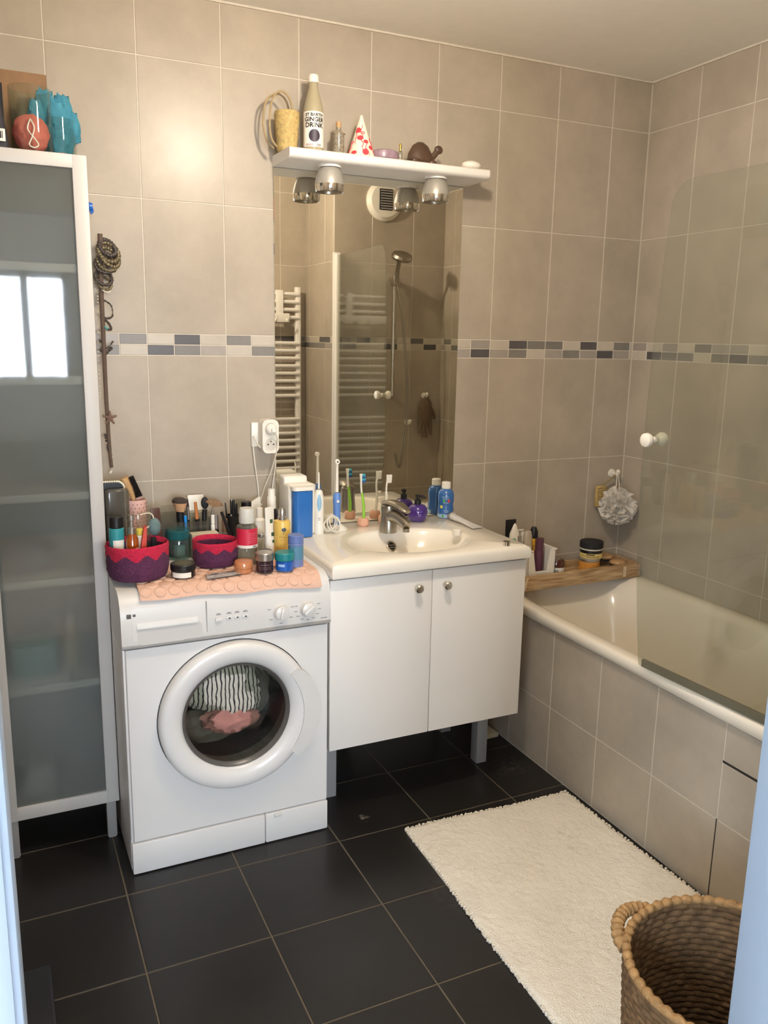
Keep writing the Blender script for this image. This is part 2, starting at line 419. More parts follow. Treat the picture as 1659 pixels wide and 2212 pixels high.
# room behind the camera: wood floor, pale walls, a bright window with sheer curtains
HX0, HX1, HY0, HY1 = -1.7, 1.9, -5.1, YA-.12
HP = mat('hall_paint', '#c9c4bc', .7)
m = MB(); m.box(HX0-.1, HX1+.1, HY0-.1, HY1, -.1, 0); struct(m.build('floor_hall', WOODH))
m = MB(); m.box(HX0-.1, HX1+.1, HY0-.1, HY1, ZT, ZT+.1); struct(m.build('ceiling_hall', PLASTER))
m = MB(); m.box(HX0-.1, HX0, HY0-.1, HY1, -.1, ZT+.1); m.box(HX0, XL-.1, HY1, HY1+.1, -.1, ZT+.1); struct(m.build('wall_hall_left', HP))
m = MB()  # added side window, invented to brighten the right door jamb
for a, b in ((-4.3, -4.24), (-3.06, -3.0), (-3.68, -3.62)): m.box(HX0+.003, HX0+.05, a, b, .9, 2.1, .003)
for a, b in ((.9, .96), (2.04, 2.1)): m.box(HX0+.003, HX0+.05, -4.3, -3.0, a, b, .003)
w2 = struct(m.build('added_fill_window', DP))
m = MB(); m.box(HX0+.004, HX0+.012, -4.25, -3.05, .95, 2.05)
m.build('pane', emit('added_fill_pane', (.76, .88, 1.0), 32), w2)  # glowing pane added as extra daylight through the doorway
m = MB(); m.box(HX1, HX1+.1, HY0-.1, HY1, -.1, ZT+.1); struct(m.build('wall_hall_right', HP))
WX0, WX1, WZ0, WZ1 = -.85, .42, 1.12, 1.98
m = MB(); m.box(HX0, WX0, HY0-.1, HY0, -.1, ZT+.1); m.box(WX1, HX1, HY0-.1, HY0, -.1, ZT+.1); m.box(WX0, WX1, HY0-.1, HY0, -.1, WZ0); m.box(WX0, WX1, HY0-.1, HY0, WZ1, ZT+.1)
struct(m.build('wall_hall_window', HP))
m = MB()
for a, b in ((WX0, WX0+.05), (WX1-.05, WX1), (.06, .12)): m.box(a, b, HY0-.06, HY0-.01, WZ0, WZ1, .003)
for a, b in ((WZ0, WZ0+.05), (WZ1-.05, WZ1)): m.box(WX0, WX1, HY0-.06, HY0-.01, a, b, .003)
w1 = struct(m.build('window_1', DP))
m = MB(); m.box(WX0, WX1, HY0-.08, HY0-.07, WZ0, WZ1)
m.build('pane', emit('daylight_pane', (.80, .90, 1.0), 80), w1)
SHEER = glass('sheer_curtain', '#f4f4f6', haze=.35, hazecol='#f2f2f4', rough=.6, gain=.1)
for k, (a, b) in enumerate(((-.62, .05), (.13, .36))):
    m = MB(); m.grid(60, 12, lambda u, v: (a+(b-a)*u, HY0+.06+.012*math.sin(u*40), WZ0+.02+.05*u*(k*1)+(WZ1+.1-WZ0-.02)*v))
    tag(m.build('sheer_curtain', SHEER), ['wide white sheer curtain on the window behind, reflected in the cabinet glass', 'narrow white sheer curtain on the window behind, right one in the cabinet reflection'][k], 'curtain')
t = thing('low_chest', 'dark low chest under the window behind, reflected as a dark band in the cabinet glass', 'chest', (.35, HY0+.32, 0))
DW = mat('dark_wood', '#2f2a28', .4)
m = MB(); m.box(-.75, .45, -.28, .22, .06, .72, .006); m.build('body', DW, t)
m = MB(); m.box(-.72, .42, -.25, .2, 0, .06); m.build('base', BLACKM, t)
for k in range(3):
    m = MB(); m.box(-.73+.39*k, -.36+.39*k, .215, .235, .1, .69, .004); d = m.build('door', DW, t)
    m = MB(); m.ball((-.40+.39*k, .243, .42), .012); m.build('knob', CHROME, d)

# ------------------------------------------------------------------ ceiling pendant (the lamp that lights the room)
LX, LY, LZ = .655, -1.235, 2.31
t = thing('pendant_bulb', 'bare warm light bulb hanging from the bathroom ceiling', 'lamp', (LX, LY, ZT))
m = MB(); m.lathe([(0, 0), (.045, 0), (.04, -.02), (.008, -.028), (.0, -.028)]); m.build('ceiling_rose', WPLAS, t)
m = MB(); m.tube([(0, 0, -.026), (0, 0, -.110)], .004); m.build('cord', WPLAS, t)
m = MB(); m.lathe([(0, -.103), (.016, -.105), (.018, -.141), (0, -.141)]); m.build('socket', WPLAS, t)
m = MB(); m.lathe([(0, -.141), (.014, -.141), (.02, -.153), (.036, -.181), (.04, -.199), (.034, -.221), (.02, -.234), (0, -.238)]); m.build('bulb', emit('bulb_glow', (1, .865, .69), 745), t)

# ------------------------------------------------------------------ bath
XT = 1.519                                    # apron face
m = MB(); m.box(XT, XT+.02, YC, -.002, 0, .535)
DGAP = mat('dark_joint', '#211a18', .9)
def AP(u, z, d): return (XT-d, u, z)
yv = [YC, -1.505, -1.254, -1.0, -.746, -.494, -.244, 0]
def qtile(a, b, c, d):
    g = .0015; h = .0013; e = .0012; a += g; b -= g; c += g; d -= g
    m.add([AP(a, c, 0), AP(b, c, 0), AP(b, d, 0), AP(a, d, 0), AP(a+e, c+e, h), AP(b-e, c+e, h), AP(b-e, d-e, h), AP(a+e, d-e, h)],
          [(4, 5, 6, 7), (0, 1, 5, 4), (1, 2, 6, 5), (2, 3, 7, 6), (3, 0, 4, 7)], 1)
for a, b in zip(yv, yv[1:]):
    qtile(a, b, .004, .25)
    if b < -1.2: qtile(a, b, .25, .419); qtile(a, b, .425, .535)
    else: qtile(a, b, .25, .535)
m.box(XT-.0008, XT, YC, -1.254, .4185, .4255, mi=2); m.box(XT-.0008, XT, -1.2565, -1.2525, .004, .25, mi=2)
struct(m.build('wall_apron', [GROUT, TILE, DGAP], ang=30))

def sq(cx, cy, rx, ry, p, n=72):
    o = []
    for i in range(n):
        a = 2*PI*i/n; c, s_ = math.cos(a), math.sin(a); k = (abs(c)**p+abs(s_)**p)**(-1/p); o.append((cx+rx*c*k, cy+ry*s_*k))
    return o
t = thing('bathtub', 'white acrylic bathtub set behind a beige tiled apron', 'bathtub', (1.85, -.815, .535))
cx, cy = (1.503+2.195)/2, (YC+.002-.003)/2; rx, ry = (2.195-1.503)/2, (-.003-YC-.002)/2
loops = [(sq(cx, cy, rx-.012, ry-.002, 40), .537), (sq(cx, cy, rx-.001, ry-.001, 40), .543), (sq(cx, cy, rx, ry, 40), .566), (sq(cx, cy, rx-.003, ry-.003, 40), .575), (sq(cx, cy, rx-.012, ry-.012, 30), .58),
         (sq(cx, cy, rx-.045, ry-.05, 8), .58), (sq(cx, cy, rx-.058, ry-.07, 6), .574), (sq(cx, cy, rx-.07, ry-.10, 5), .55), (sq(cx, cy, rx-.085, ry-.16, 4.5), .42), (sq(cx, cy, rx-.11, ry-.22, 4), .25), (sq(cx, cy, rx-.16, ry-.28, 4), .175), (sq(cx, cy, rx-.24, ry-.36, 3), .16), (sq(cx, cy, .02, .02, 2), .155)]
m = MB(); vs = []; fs = []; n = 72
for lp, z in loops: vs += [(a, b, z) for a, b in lp]
for k in range(len(loops)-1):
    for i in range(n): j = (i+1) % n; fs.append((k*n+i, k*n+j, (k+1)*n+j, (k+1)*n+i))
fs.append(tuple((len(loops)-1)*n+i for i in range(n)))
m.add(vs, fs); m.build('tub_shell', ACRYL, t, world=True, ang=60)
m = MB(); m.lathe([(0, .157), (.03, .157), (.032, .162), (.026, .165), (0, .164)], (cx, cy-.45, 0)); m.build('drain', CHROME, t, world=True)

# glass bath screen hinged on the partition
P0 = Vector((1.527, YC+.02)); P1 = Vector((1.492, -.90)); dv = P1-P0; Ls = dv.length; dv.normalize(); nv = Vector((-dv.y, dv.x))
t = thing('bath_screen', 'hinged clear glass bath screen standing on the bathtub rim', 'shower screen', (P0.x, P0.y, .582))
def SP(s_, z, d): q = P0+dv*s_+nv*d; return (q.x, q.y, z)
def sedge(z):
    return .7275-.0535*((z-1.2)/(.62 if z < 1.2 else .90))**2
out = [(0.03, .584)]
Z0s, Z1s = .584, 1.948
for i in range(25): z = Z0s+(1.878-Z0s)*i/24; out.append((sedge(z), z))
for i in range(1, 9): a = PI/2*i/8; out.append((sedge(1.878)-.07*(1-math.cos(a)), 1.878+.07*math.sin(a)))
out.append((.03, Z1s))
m = MB(); m.prism(out, lambda a, b, q: SP(a, b, -.003+.006*q)); gp = m.build('glass_pane', SCREEN, t, world=True)
m = MB(); m.box(-.004, .004, 0, 0, 0, 0) if False else None
m = MB(); m.prism([(.03, .584), (Ls-.05, .584), (Ls-.05, .606), (.03, .606)], lambda a, b, q: SP(a, b, -.0055+.011*q)); m.build('seal_strip', glass('seal_plastic', '#c9c7ba', haze=.4, hazecol='#a5a292', rough=.3), t, world=True)
m = MB()
m.prism([(-.014, .583), (.012, .583), (.012, 1.965), (-.014, 1.965)], lambda a, b, q: SP(a, b, -.016+.032*q))
m.prism([(.012, .585), (.036, .585), (.036, 1.958), (.012, 1.958)], lambda a, b, q: SP(a, b, -.010+.020*q)); m.build('hinge_post', WHITE, t, world=True)
kz = 1.256; ks = sedge(kz)-.037
m = MB()
for sgn in (1, -1):
    X = T3(*SP(ks, kz, 0)) @ Matrix(((nv.x*sgn, 0, dv.x, 0), (nv.y*sgn, 0, dv.y, 0), (0, 1, 0, 0), (0, 0, 0, 1))) @ RY(PI/2)
    m.lathe([(0, .003), (.009, .003), (.009, .012), (.016, .018), (.0205, .027), (.019, .036), (.012, .040), (0, .041)], X=X)
m.build('knob', WPLAS, t, world=True)

# bath end wall fittings (seen in the mirror)
t = thing('extractor_vent', 'round white extractor vent with slotted grille high on the bath end wall', 'vent', (1.81, YC, 2.25))
X = RX(-PI/2)
m = MB(); m.lathe([(0, .0), (.105, .0), (.105, .012), (.085, .03), (0, .036)], n=48, X=X); m.build('cover', WPLAS, t)
m = MB(); m.box(-.04, .04, .028, .038, -.05, .06, .01, mi=0)
for i in range(8): m.box(-.034, .034, .037, .042, -.045+i*.013, -.039+i*.013, mi=1)
m.build('grille', [BLACKM, GREYP], t)
t = thing('shower_rail', 'chrome shower rail with riser on the bath end wall', 'shower rail', (1.86, YC, 1.2))
m = MB(); m.tube([(0, .05, 0), (0, .05, .66)], .011, 14); m.build('bar', CHROME, t)
for z in (0.02, .64):
    m = MB(); m.tube([(0, .002, z), (0, .05, z)], .014, 14); m.build('bracket', CHROME, t)
m = MB(); m.box(-.018, .018, .032, .085, .60, .65, .008); m.build('slider', CHROME, t)
t = thing('hand_shower', 'grey chrome hand shower head held at the top of the shower rail', 'shower head', (1.86, YC+.085, 1.83))
m = MB(); m.tube([(0, 0, -.02), (-.005, .01, .05), (-.012, .05, .11)], .012, 14); m.build('handle', SATIN, t)
X = T3(-.015, .085, .12) @ RX(math.radians(-28))
m = MB(); m.lathe([(0, -.012), (.055, -.012), (.058, 0), (.05, .014), (.02, .024), (0, .025)], X=X); m.build('spray_head', SATIN, t)
m = MB(); m.tube(spline([(0, 0, -.02), (.03, .03, -.25), (.06, .04, -.7), (.03, .03, -1.02), (.0, .02, -.95)], 8), .006, 8); m.build('hose', SATIN, t)
def wallhook(loc, label, rz, m_=WPLAS):
    t = thing('wall_hook', label, 'hook', loc, rz)
    m = MB(); m.lathe([(0, 0), (.018, 0), (.016, .006), (0, .008)], X=RX(PI/2)); m.build('base', m_, t)
    m = MB(); m.tube(spline([(0, -.004, .004), (0, -.02, .0), (0, -.034, -.002), (0, -.04, .010)], 5), lambda q: .005+.003*q, 8); m.ball((0, -.04, .012), .009); m.build('peg', m_, t)
    return t
wallhook((2.09, YC, 1.197), 'white stick-on hook carrying the brown glove, seen in the mirror', PI)
wallhook((1.985, YC, 1.043), 'small white empty hook lower on the bath end wall, seen in the mirror', PI)
GLV = mat('glove_brown', '#6d5a4a', .9, nscale=60, namt=.15, bump=.3, bscale=200)
t = thing('washing_glove', 'brown washing glove hanging from a hook on the bath end wall', 'glove', (2.09, YC+.03, 1.03))
m = MB(); m.ball((0, 0, .07), (.045, .014, .085), d=lambda q: .06*noise.noise(q*3)); m.build('palm', GLV, t)
m = MB()
for k, (dx, ln) in enumerate(((-.035, .05), (-.013, .075), (.010, .078), (.032, .06))): m.tube([(dx*.8, 0, .02), (dx, .003, -.01), (dx*1.1, 0, -ln)], lambda q: .011-.004*q, 8)
m.tube([(.035, 0, .09), (.055, 0, .06), (.06, 0, .03)], lambda q: .011-.004*q, 8); m.build('fingers', GLV, t)
m = MB(); m.tube(spline([(-.006, 0, .15), (-.01, .005, .165), (0, .007, .178), (.01, .005, .165), (.006, 0, .15)], 5), .002, 6); m.build('loop', GLV, t)

# ------------------------------------------------------------------ towel radiator on the door wall (seen in the mirror)
t = thing('towel_radiator', 'white ladder towel radiator on the door wall, reflected in the mirror', 'radiator', (1.21, YA, .6))
for x in (.96, 1.455):
    m = MB(); m.prism(rrect(x-.018, x+.018, YA+.04, YA+.075, .012), lambda a, b, q: (a, b, .6+1.2*q)); m.build('upright', WHITE, t, world=True)
for z in (1.76, 1.716, 1.672, 1.628, 1.482, 1.439, 1.395, 1.351, 1.308, 1.264, 1.221, 1.178, 1.04, .997, .955, .912, .87, .828, .787, .745, .703, .661, .63):
    m = MB(); m.tube([(.96, YA+.078, z), (1.455, YA+.078, z)], .0105, 12); m.build('bar', WHITE, t, world=True)
for x, z in ((.96, .7), (1.455, .7), (.96, 1.7), (1.455, 1.7)):
    m = MB(); m.tube([(x, YA+.003, z), (x, YA+.05, z)], .009, 10); m.build('bracket', WHITE, t, world=True)
t = thing('hook_rack', 'white hook rack hung over the top bars of the towel radiator', 'hook rack', (1.2, YA+.1, 1.55))
m = MB(); m.box(1.31, 1.355, YA+.092, YA+.098, 1.60, 1.775, .002); m.box(1.31, 1.355, YA+.06, YA+.098, 1.774, 1.779, .001); m.box(1.31, 1.355, YA+.06, YA+.064, 1.75, 1.778, .001)
m.box(1.05, 1.1, YA+.092, YA+.098, 1.60, 1.775, .002); m.box(1.05, 1.1, YA+.06, YA+.098, 1.774, 1.779, .001); m.box(1.05, 1.1, YA+.06, YA+.064, 1.75, 1.778, .001)
m.box(1.02, 1.39, YA+.098, YA+.104, 1.60, 1.65, .002); m.build('plate', WHITE, t, world=True)
for x in (1.06, 1.14, 1.22, 1.30, 1.37):
    m = MB(); m.tube(spline([(x, YA+.104, 1.62), (x, YA+.125, 1.605), (x, YA+.145, 1.615), (x, YA+.15, 1.635)], 4), .005, 8); m.build('hook', WHITE, t, world=True)

# ------------------------------------------------------------------ frosted glass cabinet
CX0, CX1, CY, CZ0, CZ1 = -.255, .066, -.30, .124, 1.975
t = thing('display_cabinet', 'tall white metal cabinet with a frosted glass door on short legs', 'cabinet', (-.095, -.15, 0))
m = MB(); m.box(CX0, CX0+.012, CY+.024, -.012, CZ0, CZ1, .002); m.box(CX1-.012, CX1, CY+.024, -.012, CZ0, CZ1, .002)
m.box(CX0, CX1, CY+.024, -.012, CZ1-.014, CZ1, .002); m.box(CX0, CX1, CY+.024, -.012, CZ0, CZ0+.014, .002); m.box(CX0, CX1, -.016, -.008, CZ0, CZ1); m.build('carcass', ALU, t, world=True)
m = MB(); fw = .037
m.box(CX0, CX0+fw, CY, CY+.022, CZ0, CZ1, .002); m.box(CX1-fw, CX1, CY, CY+.022, CZ0, CZ1, .002)
m.box(CX0+fw-.002, CX1-fw+.002, CY, CY+.022, CZ1-.034, CZ1, .002); m.box(CX0+fw-.002, CX1-fw+.002, CY, CY+.022, CZ0, CZ0+.04, .002)
d = m.build('door', ALU, t, world=True)
m = MB(); m.box(CX0+fw-.004, CX1-fw+.004, CY+.007, CY+.011, CZ0+.036, CZ1-.03); g = m.build('glass_pane', FROST, d, world=True)
tag(g, 'frosted glass pane')
SHZ = (1.69, 1.395, 1.075, .83, .515)
for z in SHZ:
    m = MB(); m.box(CX0+fw+.001, CX1-fw-.001, CY+.0125, CY+.03, z-.011, z+.011, .001); m.box(CX0+.013, CX1-.013, CY+.026, -.018, z-.011, z+.011, .002); m.build('shelf', WHITE, t, world=True)
for x in (CX0+.022, CX1-.024):
    for y in (CY+.02, -.035):
        m = MB(); m.box(x-.014, x+.014, y-.014, y+.014, .006, CZ0, .002); m.box(x-.011, x+.011, y-.011, y+.011, .0012, .008, mi=1); m.build('leg', [mat('leg_grey', '#8d8b8a', .45), GREYP], t, world=True)
# things blurred behind the glass
CLB = mat('cloth_blue_grey', '#69788c', .9, nscale=20, namt=.25, bump=.5, bscale=40)
t = thing('folded_cloth', 'crumpled blue grey cloth lying behind the frosted glass, on the fourth shelf down', 'cloth', (-.14, -.17, .842))
m = MB(); m.ball((0, 0, .045), (.085, .075, .05), n=32, d=lambda q: .22*noise.noise(q*2.3)+.08*noise.noise(q*6)); m.build('cloth', CLB, t)
TEALB = mat('teal_box', '#5f9a92', .5)
t = thing('storage_box', 'pale teal box behind the frosted glass, on the lowest shelf', 'box', (-.14, -.16, .5272))
m = MB(); m.box(-.06, .06, -.06, .06, 0, .10, .006); m.build('body', TEALB, t)
m = MB(); m.box(-.063, .063, -.063, .063, .10, .115, .004); m.build('lid', TEALB, t)
BEI = mat('beige_bottle', '#c4b48a', .4)
t = thing('lotion_bottle', 'beige bottle beside the teal box behind the frosted glass', 'bottle', (-.035, -.17, .5272))
m = MB(); m.lathe([(0, 0), (.028, 0), (.03, .006), (.03, .11), (.012, .125), (.012, .135), (0, .135)]); m.build('body', BEI, t)
m = MB(); m.lathe([(0, .135), (.015, .135), (.015, .165), (0, .165)]); m.build('cap', WPLAS, t)
t = thing('toilet_roll', 'pale roll behind the frosted glass, on the cabinet floor', 'roll', (-.15, -.17, .1385))
m = MB(); m.lathe([(.02, 0), (.055, 0), (.055, .1), (.02, .1), (.02, 0)]); m.build('paper', mat('paper', '#d8d5d0', .9), t)
# blue suction hook on the cabinet side
t = thing('suction_hook', 'small blue suction hook on the right side of the frosted cabinet', 'hook', (CX1, -.20, 1.862))
BLUP = mat('blue_plastic', '#1f5fb4', .3, coat=.3)
m = MB(); m.lathe([(0, 0), (.021, 0), (.020, .006), (.012, .012), (.010, .02), (0, .021)], X=RY(PI/2)); m.build('cup', BLUP, t)
m = MB(); m.tube([(.008, 0, .002), (.018, 0, 0), (.02, 0, -.012), (.014, 0, -.017)], .004, 8); m.build('peg', BLUP, t)

# ------------------------------------------------------------------ on top of the cabinet
CARD = mat('cardboard', '#86674a', .85, nscale=30, namt=.08)
t = thing('cardboard_box', 'brown cardboard box at the back of the cabinet top', 'box', (-.13, -.09, CZ1))
m = MB(); m.box(-.125, .125, -.004, .07, 0, .235, .002); m.build('body', CARD, t)
m = MB(); m.box(.0, .012, -.0046, -.004, .11, .20); m.build('slot', BLACKM, t)
NAVY = mat('navy_fabric', '#23232b', .7, bump=.3, bscale=300)
t = thing('wash_bag', 'dark bag with a white barcode tag at the front left of the cabinet top', 'bag', (-.174, -.225, CZ1))
m = MB(); m.prism(rrect(-.075, .060, -.05, .03, .02), lambda a, b, q: (a*(1-.35*q), b*(1-.4*q), .17*q)); m.build('body', NAVY, t)
m = MB(); m.box(.005, .05, -.053, -.0505, .018, .048, .001, mi=0)
for i in range(7): m.box(.012+i*.005, .014+i*.005+(i % 3)*.0008, -.0536, -.053, .025, .042, mi=1)
m.build('tag', [WPLAS, BLACKM], t)
m = MB(); m.tube(spline([(-.04, -.01, .168), (-.03, -.01, .2), (.01, -.01, .2), (.02, -.01, .168)], 6), .004, 8); m.build('handle', NAVY, t)
def openjar(name, label, loc, r, h, mt=GLASS):
    t = thing(name, label, 'jar', loc)
    m = MB(); m.lathe([(0, .0), (r*.9, .0), (r, .005), (r, h), (r-.0025, h), (r-.003, .008), (0, .006)], n=40); m.build('vessel', mt, t); return t
JR, JB = H(74, 322, CZ1), None
t = openjar('clear_beaker', 'clear cylinder holding the coral bath puff on the cabinet top', (-.058, -.215, CZ1), .052, .165, GLASS)
PINK = mat('coral_net', '#e87d70', .85, nscale=25, namt=.25, bump=.6, bscale=60, transl=.25)
BLUN = mat('blue_net', '#58a9c2', .85, nscale=25, namt=.3, bump=.6, bscale=60, transl=.45)
t = thing('coral_puff', 'round coral bath puff inside the clear cylinder', 'bath puff', (-.060, -.214, CZ1+.0072))
m = MB(); m.ball((0, 0, .048), (.045, .045, .047), n=40, d=lambda q: .10*noise.noise(q*3.5)+.05*noise.noise(q*9)); m.build('netting', PINK, t)
m = MB(); m.tube(spline([(-.002, -.0465, .075), (-.010, -.05, .05), (.004, -.05, .03), (.014, -.0495, .014), (.004, -.0495, .006), (-.008, -.0495, .012), (.0, -.05, .032), (.006, -.05, .055), (-.002, -.0465, .075)], 6), .0016, 6); m.build('loop', WPLAS, t)
t = openjar('plastic_tub', 'low wide clear tub holding the blue puff, right of the clear cylinder', (.012, -.145, CZ1), .047, .11, GLASS)
t = thing('blue_puff', 'pointed blue bath puff rising out of the clear tub', 'bath puff', (.011, -.146, CZ1+.0072))
m = MB()
m.ball((0, 0, .058), (.042, .040, .055), n=36, d=lambda q: .2*noise.noise(q*3)+.08*noise.noise(q*8))
for a, b, c, e in ((-.028, -.01, .150, .028), (-.050, -.02, .120, .024), (.016, 0, .145, .026), (.036, 0, .105, .024), (.0, -.02, .12, .03)):
    m.ball((a, b, c-.02), (e, .020, .042), n=20, d=lambda q: .4*noise.noise(q*3.1))
m.build('netting', BLUN, t)
RUST = mat('rust_red', '#a2402c', .6, nscale=60, namt=.2)
t = thing('red_disc', 'small rust red lid lying at the front right of the cabinet top', 'lid', (.012, -.235, CZ1))
m = MB(); m.lathe([(0, 0), (.022, 0), (.024, .004), (.02, .009), (0, .011)]); m.build('lid', RUST, t)

# ------------------------------------------------------------------ hanging jewellery strip between cabinet and washing machine
JX, JY = .098, -.06
t = thing('jewellery_hanger', 'brown cord hung with bangles, shells and beads beside the frosted cabinet', 'jewellery', (JX, JY, .95))
BRN = mat('dark_cord', '#55443a', .8, nscale=60, namt=.2)
def jp(px, py): p = W(px, py, JY); return p
m = MB(); m.tube(spline([jp(216, 505), jp(218, 610), jp(223, 720), jp(229, 850), jp(236, 960), jp(241, 1010)], 6), lambda q: .0075-.002*q, 10); m.build('cord', BRN, t, world=True)
BZ = [mat('beads_bronze', '#6d634d', .35, metal=.5, nscale=150, namt=.5, bump=.6, bscale=300), mat('beads_dark', '#3c3431', .4, nscale=150, namt=.4, bump=.6, bscale=300), mat('beads_shell', '#c9c3b3', .3, nscale=120, namt=.2)]
def bangle(px, py, R, r, tilt, mi, nm='bangle'):
    p = jp(px, py); R *= 1.2; r *= 1.12; X = T3(p.x, p.y+.0, p.z) @ RZ(tilt) @ RX(PI/2-.5)
    m = MB(); pts = [(R*math.cos(a), R*math.sin(a), 0) for a in [2*PI*i/120 for i in range(120)]]
    m.tube(pts, lambda q: r*(.88+.16*math.sin(q*2*PI*20)), 10, closed=True, X=X); m.build(nm, BZ[mi], t, world=True)
for i, (px, py, R, r, tl, mi) in enumerate([(232, 535, .022, .006, .5, 1), (234, 545, .026, .007, .4, 0), (237, 556, .026, .006, .6, 0), (232, 566, .024, .0055, .2, 0), (226, 572, .022, .005, .1, 1), (238, 572, .016, .005, .9, 1), (224, 600, .020, .005, .2, 1), (226, 612, .017, .004, .3, 0), (228, 622, .012, .003, .5, 2)]): bangle(px, py, R, r, tl, mi)
def beads(path, n, r, mi, nm):
    m = MB(); P = spline(path, 12)
    for i in range(n): q = P[int(i*(len(P)-1)/max(n-1, 1))]; m.ball(q, r*(.75+.5*random.random()), n=8)
    m.build(nm, BZ[mi] if isinstance(mi, int) else mi, t, world=True)
beads([jp(224, 648), jp(240, 660), jp(243, 682), jp(232, 688), jp(222, 684)], 26, .003, 1, 'necklace')
TEAL = mat('turquoise_bead', '#4f9b97', .3)
beads([jp(226, 690), jp(236, 700), jp(240, 712), jp(230, 710), jp(224, 702)], 16, .0042, 1, 'pendant_cluster')
beads([jp(226, 706), jp(231, 710)], 4, .0045, TEAL, 'turquoise_bead')
beads([jp(216, 735), jp(230, 752), jp(244, 738)], 14, .003, 1, 'necklace'); beads([jp(219, 756), jp(228, 764), jp(240, 752)], 14, .0045, 1, 'charm_cluster')
beads([jp(211, 640), jp(212, 760), jp(216, 860)], 26, .0024, 2, 'shell_string')
beads([jp(236, 955), jp(240, 985), jp(241, 1015), jp(238, 1022)], 12, .0042, 2, 'shell_cluster'); beads([jp(228, 940), jp(233, 965), jp(236, 975)], 8, .0045, 1, 'charm_cluster')
m = MB(); c = jp(236, 902)
for k in range(5): a = 2*PI*k/5+.3; m.tube([c+Vector((0, -.012, 0)), c+Vector((.022*math.cos(a), -.014, .022*math.sin(a)))], lambda q: .006-.0035*q, 8)
m.build('starfish', mat('starfish', '#6e564a', .9, bump=.5, bscale=300), t, world=True)

# ------------------------------------------------------------------ washing machine
MX0, MX1, MYF, MT = .068, .667, -.51, .84
t = thing('washing_machine', 'white front loading washing machine with striped laundry inside', 'washing machine', ((MX0+MX1)/2, -.26, 0))
m = MB(); RCX, RCZ = .379, .447; RH = .185
m.box(MX0, MX0+.012, MYF+.012, -.03, .01, .69, .003); m.box(MX1-.012, MX1, MYF+.012, -.03, .01, .69, .003); m.box(MX0, MX1, -.035, -.025, .01, .69, .003); m.box(MX0+.005, MX1-.005, MYF+.03, -.03, .012, .03)
angs = sorted([2*PI*i/64 for i in range(64)]+[math.atan2(b-RCZ, a-RCX) % (2*PI) for a in (MX0+.006, MX1-.006) for b in (.105, .682)])
def hitrect(a):
    c, s_ = math.cos(a), math.sin(a); k = 9
    if c > 1e-9: k = min(k, (MX1-.006-RCX)/c)
    if c < -1e-9: k = min(k, (MX0+.006-RCX)/c)
    if s_ > 1e-9: k = min(k, (.682-RCZ)/s_)
    if s_ < -1e-9: k = min(k, (.105-RCZ)/s_)
    return RCX+c*k, RCZ+s_*k
vs = []; N_ = len(angs)
for a in angs: x, z = hitrect(a); vs.append((x, MYF+.008, z))
for a in angs: x, z = hitrect(a); vs.append((x+(.004 if x < RCX else -.004)*(abs(x-RCX) > .29), MYF, z+(0)))
for a in angs: vs.append((RCX+RH*math.cos(a), MYF, RCZ+RH*math.sin(a)))
for a in angs: vs.append((RCX+RH*math.cos(a), MYF+.03, RCZ+RH*math.sin(a)))
fs = []
for k in range(3):
    for i in range(N_): j = (i+1) % N_; fs.append((k*N_+i, k*N_+j, (k+1)*N_+j, (k+1)*N_+i))
m.add(vs, fs); m.box(MX0+.001, MX0+.012, MYF+.006, MYF+.02, .105, .682, .003); m.box(MX1-.012, MX1-.001, MYF+.006, MYF+.02, .105, .682, .003)
m.build('body', APPL, t, world=True)
# drum and rubber gasket
Y_ = T3(RCX, MYF, RCZ) @ RX(PI/2)            # lathe axis along -y
m = MB(); m.lathe([(.185, -.02), (.165, -.06), (.225, -.09), (.225, -.36), (0, -.38)], n=56, X=Y_); m.build('drum', STEEL, t, world=True)
m = MB(); m.lathe([(.186, .0), (.17, -.01), (.162, -.04), (.17, -.075), (.18, -.09)], n=56, X=Y_); m.build('gasket', mat('rubber_grey', '#4d4b4a', .6), t, world=True)
# door: ring, glass, handle
m = MB(); m.lathe([(.2245, .0006), (.2272, .0006), (.2272, .0)], n=72, X=Y_); m.build('door_gap_shadow', BLACKM, t, world=True)  # flat dark ring paints the shadow in the gap around the door
m = MB(); m.lathe([(.219, .001), (.2245, .005), (.2245, .022), (.221, .030), (.213, .0345), (.200, .036), (.184, .034), (.170, .028), (.161, .019), (.157, .010), (.157, .0)], n=72, X=Y_); dr = m.build('door', APPL, t, world=True)
m = MB(); m.lathe([(.158, .014), (.154, .012), (.150, .0), (.140, -.035), (.122, -.065), (.07, -.078), (0, -.082)], n=56, X=Y_); m.build('door_glass', DOORGLASS, dr, world=True)
m = MB(); m.lathe([(.157, .018), (.1585, .018), (.1585, .010), (.153, .006), (.150, .0), (.148, .006), (.152, .0135), (.157, .018)], n=56, X=Y_); m.build('glass_rim', mat('rim_grey', '#55524f', .3), dr, world=True)
m = MB(); hout = []
for i in range(13): a = math.radians(-38+76*i/12); rr = .221+.030*math.cos((i-6)/6*PI/2)**.6 if abs(i-6) < 6 else .221; hout.append((rr*math.cos(a), rr*math.sin(a)))
for i in range(13): a = math.radians(38-76*i/12); hout.append((.196*math.cos(a), .196*math.sin(a)))
m.prism(hout, lambda a, b, q: (RCX+a, MYF-.026-.014*q, RCZ+b-.012)); m.build('door_handle', APPL2, dr, world=True)
